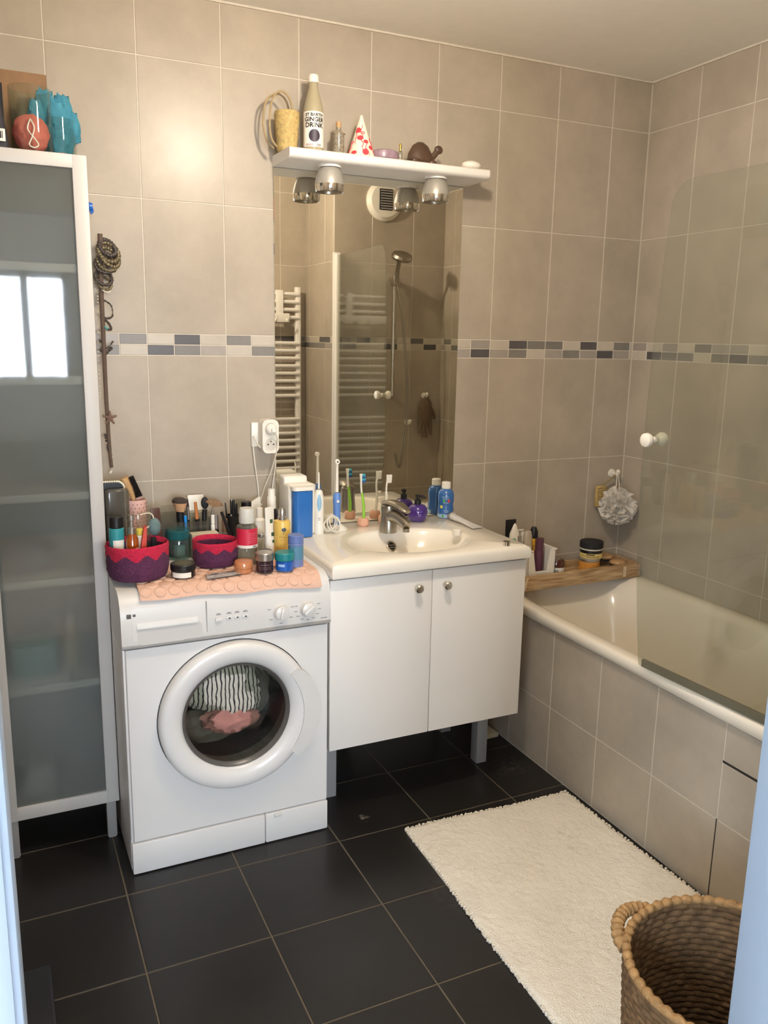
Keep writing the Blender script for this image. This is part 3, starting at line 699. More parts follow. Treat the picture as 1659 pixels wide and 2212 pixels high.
# plinth
m = MB(); m.box(MX0+.002, .4615, MYF-.004, -.06, .004, .1, .004); m.build('plinth', APPL, t, world=True)
m = MB(); m.box(.463, MX1-.002, MYF-.004, -.06, .004, .1, .004); pf = m.build('filter_flap', APPL, t, world=True)
m = MB(); m.box(.49, .512, MYF-.010, MYF-.003, .086, .098, .002); m.build('latch', APPL2, pf, world=True)
# fascia and worktop
pro = [(MYF+.004, .684), (MYF-.012, .69), (MYF-.015, .70), (MYF-.010, .775), (MYF-.003, .805), (MYF+.012, .826), (MYF+.03, .836), (MYF+.05, MT), (-.04, MT), (-.03, MT-.006), (-.03, .684)]
m = MB(); m.prism(pro, lambda a, b, q: (MX0-.001+(MX1-MX0+.002)*q, a, b)); m.build('fascia_and_top', APPL2, t, world=True, ang=30)
def FY(z):                                    # depth of the fascia face
    pts = pro[1:8]
    for (y0, z0), (y1, z1) in zip(pts, pts[1:]):
        if z0 <= z <= z1: return y0+(y1-y0)*(z-z0)/(z1-z0)
    return pts[-1][0]
m = MB(); m.box(MX0, MX1, FY(.70)-.0012, FY(.70)+.003, .692, .7005, .0005); m.build('trim_strip', GREYP, t, world=True)
m = MB(); xa, xb = MX0+.028, .296
m.prism([(FY(z)-.001, z) for z in (.692, .72, .745, .775, .80)]+[(FY(.8)+.01, .80), (FY(.692)+.01, .692)], lambda a, b, q: (xa+(xb-xa)*q, a, b)); dd = m.build('detergent_drawer', APPL2, t, world=True)
m = MB(); m.prism(rrect(xa+.015, xb-.012, .697, .748, .016), lambda a, b, q: (a, FY(b)-.0012-.0005*q, b)); m.build('grip_recess', mat('recess_shaded_white', '#c8c5c2', .35, coat=.3), dd, world=True)  # flat plate, shade of the grip hollow put into its darker white
m = MB(); m.prism([(FY(.74)-.006, .744), (FY(.74)-.0065, .749), (FY(.76)-.001, .760), (FY(.745), .744)], lambda a, b, q: (xa+.012+(xb-xa-.036)*q, a, b)); m.build('grip', APPL2, dd, world=True)
m = MB(); m.box(.2965, .2985, FY(.745)-.0022, FY(.745)+.004, .692, .80); m.build('seam', GREYP, t, world=True)
def fX(x, z): return T3(x, FY(z), z) @ RX(PI/2-.06)
for x, r in ((.513, .021), (.595, .022)):
    m = MB(); m.lathe([(0, 0), (r+.003, 0), (r+.002, .004), (r, .006), (r-.001, .017), (r-.004, .019), (0, .019)], n=36, X=fX(x, .742)); kb = m.build('dial', APPL2, t, world=True)
    m = MB(); m.box(-.006, .006, -r+.003, r-.003, .018, .026, .003, X=fX(x, .742) @ RZ(-.25 if x < .55 else -.9)); m.build('pointer', APPL2, kb, world=True)
m = MB(); m.box(-.010, .010, -.006, .006, 0, .007, .002, X=fX(.331, .743)); m.build('button', APPL2, t, world=True)
for x in (.361, .384, .408):
    m = MB(); m.box(-.009, .009, -.005, .005, 0, .004, .002, X=fX(x, .744)); m.box(-.003, .003, -.0016, .0016, .0035, .0046, mi=1, X=fX(x, .744)); m.build('button', [APPL2, BLACK], t, world=True)
m = MB(); INK = mat('print_grey', '#77736f', .6)
def mark(x, z, w=.01, h=.0018): m.box(-w/2, w/2, -h/2, h/2, .0003, .0009, X=fX(x, z))
for x in (.331, .361, .384, .408): mark(x, .757, .014); mark(x, .760, .010, .0014)
for cxk in (.513, .595):
    for k in range(9):
        a = math.radians(-200+k*27.5)
        if cxk < .55 and k % 2: continue
        mark(cxk+.037*math.cos(a), .742+.033*math.sin(a), .010, .0016)
mark(.645, .709, .02, .002)
m.build('printed_marks', INK, t, world=True)
m = MB(); m.box(.083, .095, FY(.78)-.0012, FY(.78)+.002, .774, .787, .001); m.box(.099, .107, FY(.78)-.0012, FY(.78)+.002, .776, .786, .001); m.build('emblem', mat('emblem_grey', '#4f4c4a', .5), t, world=True)
# laundry inside
STR = stripes('striped_cloth', '#d6cebf', '#2f2b2a', 24, .2)
t = thing('striped_shirt', 'cream and black striped shirt crumpled behind the washing machine porthole', 'shirt', (RCX, MYF+.13, RCZ))
m = MB(); m.ball((-.025, -.01, .055), (.115, .055, .085), n=40, d=lambda q: .22*noise.noise(q*2.4)+.1*noise.noise(q*6)); m.ball((.03, -.015, -.005), (.075, .05, .06), n=32, d=lambda q: .25*noise.noise(q*3)); m.build('cloth', STR, t)
t = thing('pink_cloth', 'dusty pink cloth below the striped shirt inside the porthole', 'cloth', (RCX+.01, MYF+.13, RCZ-.08))
m = MB(); m.ball((0, -.025, .015), (.085, .045, .042), n=32, d=lambda q: .25*noise.noise(q*2.8)); m.build('cloth', mat('dusty_pink', '#b07a70', .9, nscale=20, namt=.2), t)
t = thing('dark_laundry', 'dark laundry heaped at the bottom and right inside the porthole', 'cloth', (RCX, MYF+.21, RCZ-.08))
m = MB(); m.ball((.04, 0, .05), (.12, .06, .13), n=36, d=lambda q: .2*noise.noise(q*2.2)); m.ball((-.04, -.02, -.03), (.14, .07, .05), n=36, d=lambda q: .2*noise.noise(q*2.7)); m.build('cloth', mat('laundry_dark', '#6f675b', .9, nscale=16, namt=.35), t)

# pink mat on the machine
TOW = mat('pink_towelling', '#d8b19c', .95, nscale=40, namt=.06, bump=.5, bscale=600)
TT = MT+.008
TX0, TX1, MATB = .118, .636, -.285
ML1 = -((MYF+.045)-MATB)
def towpt(u, s_):      # u across 0..1, s_ distance from the back edge
    x = TX0+(TX1-TX0)*u + .004*math.sin(s_*9)
    yb = MATB; Lf = (MYF+.045)-yb                   # flat run
    L1 = -Lf
    drop = (.795+.012*math.cos(u*5))                # lower hem height
    if s_ <= L1: return Vector((x, yb-s_, TT))
    q = s_-L1
    # follow the rounded front edge then hang
    path = [(MYF+.045, TT), (MYF+.026, TT-.003), (MYF+.006, TT-.012), (MYF-.010, TT-.031), (MYF-.018, TT-.062), (MYF-.022, TT-.10)]
    acc = 0
    for (y0, z0), (y1, z1) in zip(path, path[1:]):
        l = math.hypot(y1-y0, z1-z0)
        if q <= acc+l: k = (q-acc)/l; return Vector((x, y0+(y1-y0)*k-.0008*math.sin(u*60), z0+(z1-z0)*k))
        acc += l
    return Vector((x, path[-1][0], path[-1][1]))
def hem(u): return ML1+.060+.018*u+.003*math.sin(u*15)
t = thing('pink_mat', 'pink terry mat with raised circles draped over the washing machine top', 'mat', (.377, -.3, MT))
m = MB(); NU, NV = 60, 60
m.grid(NU, NV, lambda u, v: towpt(u, v*hem(u)))
m.grid(NU, NV, lambda u, v: towpt(u, v*hem(u))-Vector((0, 0, .005)) if v*hem(u) < ML1 else towpt(u, v*hem(u))+Vector((0, .004, -.001)))
def disc(u, s_, R):
    c0 = towpt(u, s_); a = towpt(u+.01, s_)-towpt(u-.01, s_); b = towpt(u, s_+.004)-towpt(u, s_-.004); n_ = a.cross(b).normalized()
    if n_.z < 0 and abs(n_.z) > .2 or n_.y > .5: n_ = -n_
    vs = []; K = 20
    for rr, hh in ((1, 0), (.97, .0022), (.85, .0034)):
        for i in range(K):
            an = 2*PI*i/K; p = towpt(min(max(u+R*rr*math.cos(an)/(TX1-TX0), 0), 1), s_+R*rr*math.sin(an)); vs.append(p+n_*hh)
    fs = [(k*K+i, k*K+(i+1) % K, (k+1)*K+(i+1) % K, (k+1)*K+i) for k in range(2) for i in range(K)]+[tuple(2*K+i for i in range(K))]
    m.add(vs, fs)
for row in range(8):
    for k in range(13):
        u = (k+.45+.5*(row % 2))/13.6
        s_ = hem(u)-.024-row*.034
        if u < .975 and s_ > .02: disc(u, s_, .0165)
m.build('towelling', TOW, t, world=True)

# ------------------------------------------------------------------ vanity
VX0, VX1, VT = .668, 1.372, .866
t = thing('vanity_cabinet', 'white two door vanity cabinet on grey square legs under the basin', 'cabinet', (1.02, -.26, 0))
m = MB(); m.box(VX0+.004, VX0+.02, -.49, -.01, .263, .822, .001); m.box(VX1-.02, VX1-.004, -.49, -.01, .263, .822, .001); m.box(VX0+.02, VX1-.02, -.49, -.01, .263, .28); m.box(VX0+.02, VX1-.02, -.02, -.01, .28, .822); m.box(VX0+.02, VX1-.02, -.48, -.46, .79, .822)
m.build('carcass', WHITE, t, world=True)
for a, b, kx in ((VX0+.003, 1.0155, .962), (1.0185, VX1-.003, 1.063)):
    m = MB(); m.box(a, b, -.51, -.491, .263, .814, .0015); d = m.build('door', WHITE, t, world=True)
    m = MB(); m.lathe([(0, 0), (.009, 0), (.007, .004), (.006, .010), (.010, .016), (.0135, .020), (.0135, .024), (.010, .0275), (0, .028)], n=28, X=T3(kx, -.510, .762) @ RX(PI/2)); m.build('knob', CHROME, d, world=True)
LEG = mat('leg_silver_grey', '#8a898a', .4)
for x in (.74, 1.335):
    for y in (-.325, -.06):
        m = MB(); m.box(x-.0215, x+.0215, y-.0215, y+.0215, .0012, .263, .002); m.build('leg', LEG, t, world=True)
# siphon pipe under it
PIPE = mat('pipe_grey', '#46464a', .5)
t = thing('waste_pipe', 'dark waste pipe curving in the shadow under the vanity', 'pipe', (.86, -.1, 0))
m = MB(); m.tube(spline([(.93, -.12, .262), (.92, -.12, .12), (.86, -.11, .06), (.80, -.1, .1), (.78, -.09, .16), (.78, -.002, .17)], 8), .022, 14); m.build('pipe', PIPE, t, world=True)
t = thing('white_packet', 'small pale flat packet on the floor behind the right vanity leg', 'packet', (1.47, -.17, 0))
m = MB(); m.box(-.035, .035, -.03, .05, .001, .02, .004, X=RZ(.05)); m.build('packet', mat('packet_cream', '#bdb49c', .6), t)

# basin top
t = thing('washbasin', 'cream white ceramic washbasin top with an oval bowl', 'basin', (1.02, -.26, .82))
BX, BY, BRX, BRY = 1.03, -.318, .215, .158
YB, YF2 = -.004, -.532
m = MB(); n = 96
corner = [(VX1-.001, YB), (VX0+.001, YB), (VX0+.001, YF2), (VX1-.001, YF2)]
an = sorted([2*PI*i/n for i in range(n)]+[math.atan2(b-BY, a-BX) % (2*PI) for a, b in corner])
def rect(a, ins):
    c, s_ = math.cos(a), math.sin(a); k = 9
    if c > 1e-9: k = min(k, (VX1-.001-ins-BX)/c)
    if c < -1e-9: k = min(k, (VX0+.001+ins-BX)/c)
    if s_ > 1e-9: k = min(k, (YB-ins-BY)/s_)
    if s_ < -1e-9: k = min(k, (YF2+ins-BY)/s_)
    return BX+c*k, BY+s_*k
rows = []
for ins, z in ((.002, .823), (0, .828), (0, .852), (.004, .861), (.012, .866)): rows.append([(*rect(a, ins), z) for a in an])
for k, z in ((1.06, .8660), (1.02, .8652), (.99, .862), (.96, .855), (.91, .838), (.83, .812), (.7, .785), (.5, .762), (.28, .752), (.1, .750)):
    rows.append([(BX+BRX*k*math.cos(a), BY+BRY*k*math.sin(a)-.0*(1-k), z) for a in an])
vs = [p for r_ in rows for p in r_]; N_ = len(an); fs = []
for k in range(len(rows)-1):
    for i in range(N_): j = (i+1) % N_; fs.append((k*N_+i, k*N_+j, (k+1)*N_+j, (k+1)*N_+i))
fs.append(tuple((len(rows)-1)*N_+i for i in range(N_)))
m.add(vs, fs); m.build('basin_top', CERAM, t, world=True, ang=50)
m = MB(); m.lathe([(0, .0), (.02, .0), (.022, .003), (.016, .004), (0, .002)], (BX, BY, .751)); m.build('drain', CHROME, t, world=True)
KZ = [(1.06, .8660), (1.02, .8652), (.99, .862), (.96, .855), (.91, .838), (.83, .812), (.7, .785), (.5, .762), (.28, .752), (0, .750)]
def bowl(x, y):
    k = math.hypot((x-BX)/BRX, (y-BY)/BRY)
    for (k0, z0), (k1, z1) in zip(KZ, KZ[1:]):
        if k1 <= k <= k0: return z1+(z0-z1)*(k-k1)/(k0-k1)
    return .866
v_ = _ray(844, 1181); t_ = 1.5
while True:
    ov = CAM+v_*t_
    if ov.z <= bowl(ov.x, ov.y): break
    t_ += .0005
e_ = .004; nb = Vector((-(bowl(ov.x+e_, ov.y)-bowl(ov.x-e_, ov.y))/(2*e_), -(bowl(ov.x, ov.y+e_)-bowl(ov.x, ov.y-e_))/(2*e_), 1)).normalized()
X = T3(*(ov+nb*.003)) @ nb.to_track_quat('Z', 'Y').to_matrix().to_4x4() @ Matrix.Scale(1.15, 4)
m = MB(); m.lathe([(.0105, .002), (.0125, .006), (.0165, .005), (.0175, -.004)], n=28, X=X); m.lathe([(0, .0005), (.0108, .0005), (.0108, .002)], n=28, X=X, mi=1)
for k in (-.004, .003): m.box(-.0095, .0095, k-.001, k+.001, .0006, .0032, X=X)
m.build('overflow_ring', [CHROME, BLACK], t, world=True)

# mixer tap
fb = H(841, 1150, VT); FXc, FYc = fb.x, fb.y+.01
t = thing('mixer_tap', 'satin chrome single lever mixer tap behind the bowl', 'tap', (FXc, FYc, VT), .22)
m = MB(); m.lathe([(0, 0), (.031, 0), (.031, .010), (.029, .028), (.0265, .055), (.0255, .074), (0, .078)], n=36); m.build('body', SATIN, t)
m = MB(); m.tube(spline([(0, .006, .052), (0, -.035, .062), (0, -.070, .056), (0, -.104, .038)], 6), lambda q: .0245-.0075*q, 18, flatx=.95); m.lathe([(0, 0), (.012, 0), (.012, .012), (0, .012)], (0, -.098, .019)); m.build('spout', SATIN, t)
m = MB(); m.lathe([(0, .074), (.0265, .074), (.0275, .084), (.026, .094), (.015, .103), (0, .104)], n=32)
m.tube(spline([(0, .014, .098), (0, -.02, .106), (0, -.06, .104), (0, -.088, .094), (0, -.104, .088)], 6), lambda q: .010+.003*math.sin(PI*q)-.004*q, 14, flatx=2.3); m.build('lever', SATIN, t)

# ------------------------------------------------------------------ mirror and lamp shelf
t = thing('wall_mirror', 'tall frameless mirror fixed above the basin', 'mirror', (1.017, 0, .872))
m = MB(); m.box(.666, 1.369, -.0075, -.002, .868, 2.0525, .0012, 1); m.build('mirror_glass', MIRROR, t, world=True, ang=10)
t = thing('lamp_shelf', 'white shelf with two downward lamps above the mirror', 'shelf', (1.02, 0, 2.0535))
m = MB(); pro = [(-.002, 2.0535), (-.155, 2.0535), (-.168, 2.056), (-.174, 2.061), (-.176, 2.066), (-.176, 2.080), (-.172, 2.084), (-.165, 2.085), (-.002, 2.085)]
m.prism(pro, lambda a, b, q: (.664+.707*q, a, b)); m.prism([(y*1.0, z) for y, z in pro], lambda a, b, q: (1.371+.006*q, a+.004*q*(a < -.1), b)); m.build('board', WHITE, t, world=True)
CUPM = mat('lamp_cup_frost', '#aaa59c', .35, metal=.35)
for px in (712, 941):
    c0 = W(px, 388 if px < 800 else 410, -.115); x = c0.x; zl = .0135
    m = MB(); m.lathe([(.0, 2.040+zl), (.037, 2.040+zl), (.037, 2.033+zl), (.0, 2.033+zl)], (x, -.115, 0), n=36); m.build('lamp_base', WHITE, t, world=True)
    m = MB(); m.lathe([(.0, 2.0335+zl), (.030, 2.032+zl), (.038, 2.020+zl), (.0445, 1.998+zl), (.0465, 1.982+zl), (.0445, 1.962+zl), (.0435, 1.960+zl), (.042, 1.963+zl), (.043, 1.982+zl), (.036, 2.02+zl), (.0, 2.028+zl)], (x, -.115, 0), n=40, mis=lambda k, f: 0 if k < 4 else (1 if k < 6 else 2)); sh = m.build('lamp_shade', [CUPM, CHROME, SATIN], t, world=True)
    m = MB(); m.lathe([(0, 1.964+zl), (.014, 1.965+zl), (.028, 1.970+zl), (.032, 1.978+zl), (.026, 1.99+zl), (.012, 2.02+zl)], (x, -.115, 0), n=32); m.build('bulb', glass('lamp_glass', '#e6ded0', haze=.5, hazecol='#efe6d6', rough=.1), sh, world=True)
# ------------------------------------------------------------------ helpers for small things
def HV(p): v = Vector((p.x-CAM.x, p.y-CAM.y, 0)); return v.normalized()
def IT(xl, xr, yt, yb, z):            # stands on a surface: centre, radius, height
    xc = (xl+xr)/2; b = H(xc, yb, z); r = (xr-xl)*((b-CAM).dot(FW))/FPX/2; h = HV(b); c = b+h*r
    v = _ray(xc, yt); t_ = (c-CAM).dot(h)/v.dot(h); return Vector((c.x, c.y, z)), r, (CAM+v*t_).z-z
def BK(xl, xr, yt, Y, z):             # stands at depth Y, base hidden
    p = W((xl+xr)/2, yt, Y); r = (xr-xl)*((p-CAM).dot(FW))/FPX/2; return Vector((p.x, Y, z)), r, p.z-z
def cyl(r0, h, r1=None, z=0, e=.002): 
    r1 = r0 if r1 is None else r1
    return [(0, z), (r0-e, z), (r0, z+e), (r1, z+h-e), (r1-e, z+h), (0, z+h)]
def part(t, name, prof, mt, n=32, X=None, sx=1, sy=1, wob=None):
    m = MB(); m.lathe(prof, n=n, X=X, sx=sx, sy=sy, wob=wob); return m.build(name, mt, t)
def wraptext(m, st, size, R, zc, mi, a0=-PI/2, lift=.0004, bold=0):
    m.text(st, size, lambda u, v: ((R+lift)*math.cos(a0+u/R), (R+lift)*math.sin(a0+u/R), zc+v), mi, bold)
def strip(m, R, z0, z1, a0, a1, mi, n=16, lift=.0003):
    m.grid(n, 1, lambda u, v: ((R+lift)*math.cos(a0+(a1-a0)*u), (R+lift)*math.sin(a0+(a1-a0)*u), z0+(z1-z0)*v), mi)
def face(p): return math.atan2(CAM.y-p.y, CAM.x-p.x)     # bearing from a thing towards the room door
TS = MT+.0118                          # on the pink mat
TL = MT                                # on the bare lid

# crocheted baskets
YARN = mat('purple_yarn', '#4d2040', .95, nscale=120, namt=.35, bump=.9, bscale=180, bdist=.004)
YRED = mat('red_yarn', '#b31a3c', .95, nscale=120, namt=.2, bump=.9, bscale=180, bdist=.004)
def basket(label, c, r, h, seed):
    t = thing('crocheted_basket', label, 'basket', c)
    n = 72; prof = [(0, .004), (r*.6, .0), (r*.88, .003)]
    K = 16
    for k in range(K+1):
        z = .008+(h-.012)*k/K; rr = r*(.93+.07*min(1, k/4))*(1+.006*(k % 2)); prof.append((rr, z))
    prof += [(r*1.0, h), (r*.975, h+.003), (r*.95, h), (r*.93, h-.012), (r*.9, .012), (0, .010)]
    i0 = 3
    def mis(k, f):
        q = K-(k-i0)                   # rows below the rim
        if k >= i0+K: return 1 if k < i0+K+4 else 0
        if q <= 3: return 1
        tri = abs((f % 8)-3.5); return 1 if q <= 6 and tri < (7-q)*1.0+.3 else 0
    m = MB(); m.lathe(prof, n=n, mis=mis, wob=lambda a, z: 1+.035*math.sin(2*a+seed)*(z/h)+.02*math.sin(3*a+seed*2)+.01*math.sin(18*a+z*900))
    m.build('knit_body', [YARN, YRED], t, ang=70); return t
c1, r1, h1 = IT(230, 368, 1168, 1264, TS); r1 *= .96
basket('larger purple crocheted basket with red zigzag rim, full of toiletries', c1, r1, .098, 1)
c2, r2, h2 = IT(413, 517, 1165, 1232, TS); r2 *= .95
basket('smaller purple crocheted basket with red rim, empty, beside the teal lidded jar', c2, r2, .074, 4)
B1 = c1.z+.014                         # bottom inside the larger basket

# in and behind the larger basket
t = thing('hand_mirror', 'black mirror with a sparkling pearl edge behind the larger crocheted basket', 'mirror', (*W(236, 1045, -.215).xy, TL))
hm = W(250, 1040, -.215).z-TL
m = MB(); m.prism(rrect(-.05, .042, 0, hm, .022), lambda a, b, q: (a, .008*q, b)); m.build('plate', BLACK, t)
m = MB(); ol = rrect(-.05, .042, 0, hm, .022, 8)
for i in range(len(ol)):
    a, b = Vector(ol[i]), Vector(ol[(i+1) % len(ol)])
    kk = max(1, int((b-a).length/.006))
    for k in range(kk): q = a+(b-a)*k/kk; m.ball((q.x, 0, q.y), .0032, n=8)
m.build('pearl_edge', mat('pearl', '#f5efd9', .2, coat=.5), t)
t = thing('clear_case', 'translucent grey plastic case standing in front of the pearl edged mirror', 'case', (*W(252, 1055, -.255).xy, TL), .1)
hc = W(252, 1056, -.255).z-TL
m = MB(); m.box(-.033, .033, -.012, .012, 0, hc, .009, 3); m.build('case_body', glass('smoke_plastic', '#c9c7c0', haze=.3, hazecol='#a19e97', rough=.1), t)
PNK = mat('blush_pink', '#d9aea2', .6)
bc = W(293, 1085, -.19)
t = thing('pink_cup', 'blush pink cup with small dark dots holding the hairbrush', 'cup', (bc.x, bc.y, TL), .0)
hp = W(293, 1078, -.19).z-TL
m = MB(); m.lathe([(0, 0), (.026, 0), (.027, .002), (.031, hp), (.029, hp), (.025, .006), (0, .005)], n=36)
for r_ in range(9):
    for k in range(16):
        z = hp-.012-r_*.011; a = 2*PI*(k+.5*(r_ % 2))/16; R = .027+.004*z/hp+.0002
        m.ball((R*math.cos(a), R*math.sin(a), z), .0017, n=6, mi=1)
m.build('cup_body', [PNK, mat('dot_brown', '#5a4040', .6)], t)
t = thing('hairbrush', 'wooden hairbrush with black bristles standing in the pink dotted cup', 'hairbrush', (bc.x, bc.y, TL+.008))
top = W(268, 1032, -.19)-t.location; mid = W(288, 1075, -.19)-t.location
m = MB(); m.tube(spline([(0.012, 0, 0), (mid.x*.8+.003, 0, mid.z*.7), (mid.x, 0, mid.z), (top.x*.6+mid.x*.4, 0, top.z*.6+mid.z*.4), (top.x, 0, top.z)], 6), lambda q: .007+.007*min(1, max(0, (q-.45)*4)), 12, flatx=.8); m.build('wooden_back', WOODL, t)
m = MB(); dv2 = (top-mid)
for i in range(14):
    for j in (-1, 0, 1):
        p = mid+dv2*(i/13.5)*.98; p = Vector((p.x+.006, j*.006, p.z)); m.tube([p, p+Vector((.020, j*.001, .007))], .0013, 5)
m.build('bristles', BLACK, t)
def inb(px, py, Y): p = W(px, py, Y); return (p.x, p.y, B1), p.z-B1
l, h = inb(250, 1115, -.375)
t = thing('teal_jar', 'teal jar with a black lid and white label inside the larger basket', 'jar', l)
TEALP = mat('teal_plastic', '#2f8a92', .35)
m = MB(); m.lathe(cyl(.0205, h*.8)); strip(m, .0205, .01, h*.6, -2.2, -.6, 1); m.build('body', [TEALP, WPLAS], t); part(t, 'lid', cyl(.0195, h*.2, z=h*.8), BLACK)
AMB = mat('amber', '#8e4312', .15, coat=.5)
l, h = inb(283, 1112, -.395)
t = thing('amber_pump_bottle', 'small amber bottle with a silver pump inside the larger basket', 'bottle', l)
m = MB(); m.lathe([(0, 0), (.0155, 0), (.017, .003), (.017, h*.60), (.010, h*.68), (.010, h*.7), (0, h*.7)]); strip(m, .017, .02, h*.45, -1.2, -.2, 1); m.build('body', [AMB, WPLAS], t)
part(t, 'pump', [(0, h*.68), (.0105, h*.68), (.0105, h*.78), (.006, h*.79), (.006, h*.9), (.009, h*.91), (.009, h), (0, h)], SILVER)
l, h = inb(305, 1140, -.405)
t = thing('red_tube', 'tapered red tube standing upside down in the larger basket', 'tube', l)
m = MB(); m.prism([(-.016, 0), (.008, 0), (.014, h+.005), (.006, h)], lambda a, b, q: (a, -.008+.016*q, b)); m.build('tube', mat('coral_red', '#c2402f', .4), t)
l, h = inb(333, 1120, -.335)
t = thing('round_brush', 'dark handled round brush with a grey teal head at the right of the larger basket', 'brush', l)
m = MB(); m.tube([(-.006, 0, 0), (-.003, 0, h*.6)], .008, 10); m.build('handle', BLACKM, t)
m = MB(); m.ball((0, 0, h-.024), (.018, .013, .026)); m.build('head', mat('grey_teal', '#5c7172', .8, nscale=90, namt=.2), t)
l, h = inb(309, 1107, -.33)
t = thing('clear_pouch', 'clear plastic pouch with a cream cord loop at the back of the larger basket', 'pouch', l, .2)
m = MB(); m.box(-.02, .02, -.006, .006, h*.3, h, .005); m.build('pouch', CLEARP, t)
m = MB(); m.tube(spline([(-.012, -.008, h-.004), (.016, -.01, h-.002), (.026, -.012, h-.018), (.018, -.012, h-.034), (.005, -.012, h-.044)], 6), .0018, 6); m.build('cord', mat('cream_cord', '#d8cfb6', .8), t)
l, h = inb(303, 1142, -.36)
t = thing('cream_bottle', 'small cream bottle with a yellow cap edge behind the amber bottle', 'bottle', l)
part(t, 'body', cyl(.013, h*.85), WPLAS); part(t, 'cap', cyl(.0125, h*.15, z=h*.85), mat('yellow_cap', '#d8c14e', .4))

# jars and bottles on the mat
c, r, h = IT(362, 412, 1143, 1212, TL)
t = thing('storage_jar', 'clear glass jar with a teal lid between the two crocheted baskets', 'jar', c)
part(t, 'glass_body', [(0, .0), (r*.9, 0), (r*.97, .006), (r*.97, h*.62), (r*.88, h*.7), (r*.85, h*.7), (r*.93, h*.6), (r*.93, .01), (0, .008)], glass('teal_glass', '#e3efec', haze=.08, hazecol='#b9c8c5'), 40)
part(t, 'lid', cyl(r, h*.3, z=h*.7), glass('teal_lid', '#7fb9bd', haze=.5, hazecol='#3f8f96', rough=.15), 40)
t2 = thing('cotton_pads', 'small tools and pads inside the teal lidded jar', 'pads', (c.x, c.y, c.z+.009))
m = MB(); m.box(-.012, .018, -.01, .01, 0, h*.35, .003, X=RZ(.4)); m.build('pad', mat('pad_grey', '#8f9796', .7), t2)
c, r, h = IT(369, 424, 1215, 1252, TS)
t = thing('balm_pot', 'small pot with a black lid and white label in front of the storage jar', 'pot', c)
m = MB(); m.lathe(cyl(r*.93, h*.5)); a = face(c); strip(m, r*.93, .003, h*.5-.002, a-1.1, a+.7, 1); m.build('body', [BLACK, WPLAS], t); part(t, 'lid', cyl(r, h*.48, z=h*.5), BLACK, 40)
m = MB(); m.lathe([(0, h*.98), (r*.7, h*.98), (r*.7, h*.99), (0, h*.995)]); m.build('lid_label', mat('olive_label', '#4b4a36', .5), t)
c, r, h = IT(506, 547, 1210, 1241, TS)
t = thing('amber_pot', 'small orange brown translucent pot beside the smaller crocheted basket', 'pot', c)
AMBP = mat('caramel_plastic', '#b97a52', .25, coat=.4, sss=.2)
part(t, 'body', cyl(r*.95, h*.45), AMBP, 36); part(t, 'lid', [(0, h*.45), (r, h*.45), (r, h*.85), (r*.9, h*.97), (0, h)], AMBP, 36)
c, r, h = IT(512, 557, 1097, 1222, TS)
t = thing('remover_bottle', 'clear bottle with a frosted cap and red label beside the smaller basket', 'bottle', c)
part(t, 'body', [(0, 0), (r*.9, 0), (r, .004), (r, h*.62), (r*.96, h*.68), (r*.62, h*.72), (r*.62, h*.75), (0, h*.75)], glass('remover_plastic', '#cfcfc7', haze=.28, hazecol='#b9b7ac'), 40)
part(t, 'cap', [(0, h*.74), (r*.74, h*.74), (r*.76, h*.76), (r*.74, h*.95), (r*.66, h), (0, h)], mat('frosted_cap', '#c9c6bd', .5, sss=.2), 36)
a = face(c); m = MB(); strip(m, r, h*.36, h*.655, a-1.7, a+1.7, 0, 24); strip(m, r, h*.31, h*.36, a-1.7, a+1.7, 1, 24)
for k in range(6): strip(m, r, h*.57-k*h*.033, h*.575-k*h*.033, a+.1, a+1.0-.1*(k % 3), 2, 8, .0006)
for k in range(7): strip(m, r, h*.32, h*.35, a+.55+k*.07, a+.59+k*.07, 3, 2, .0006)
m.build('label', [mat('label_red', '#c02540', .4), WPLAS, mat('label_pink_print', '#dc8a94', .5), BLACK], t)
c, r, h = IT(552, 592, 1193, 1240, TS)
t = thing('cream_jar', 'dark purple jar with a wide silver lid at the front of the mat', 'jar', c)
m = MB(); m.lathe(cyl(r*.93, h*.62), n=40); a = face(c); strip(m, r*.93, h*.42, h*.45, a-.5, a+.6, 1); strip(m, r*.93, h*.3, h*.315, a-.7, a+.7, 1); strip(m, r*.93, h*.22, h*.235, a-.7, a+.7, 1); m.build('body', [mat('aubergine', '#2c1a24', .2, coat=.5), mat('print_mauve', '#6d5a62', .5)], t)
part(t, 'lid', cyl(r*1.02, h*.4, z=h*.62), SILVER, 40)
c, r, h = BK(558, 588, 1188, -.425, TS)
t = thing('black_lid_pot', 'small clear pot with a black lid just behind the silver lidded jar', 'pot', c)
part(t, 'body', cyl(r*.95, h*.7), CLEARP); part(t, 'lid', cyl(r, h*.3, z=h*.7), BLACK)
c, r, h = IT(594, 636, 1193, 1236, TS)
t = thing('teal_lid_jar', 'round blue jar with a teal lid beside the silver lidded jar', 'jar', c)
m = MB(); m.lathe(cyl(r*.94, h*.58), n=40); a = face(c); strip(m, r*.94, h*.28, h*.42, a-.75, a+.0, 1); m.build('body', [mat('cobalt', '#1c58b0', .25, coat=.4), mat('print_sky', '#9cc0e6', .5)], t); part(t, 'lid', cyl(r*1.02, h*.45, z=h*.58), mat('teal_lid_plastic', '#16777d', .4), 40)
c, r, h = IT(592, 628, 1097, 1206, TS)
t = thing('oil_bottle', 'yellow bottle with a palm tree drawing and a clear pump cap', 'bottle', c)
YEL = mat('butter_yellow', '#dcb95f', .35, sss=.1)
part(t, 'body', [(0, 0), (r*.92, 0), (r, .003), (r, h*.70), (r*.9, h*.745), (r*.5, h*.76), (0, h*.76)], YEL, 40)
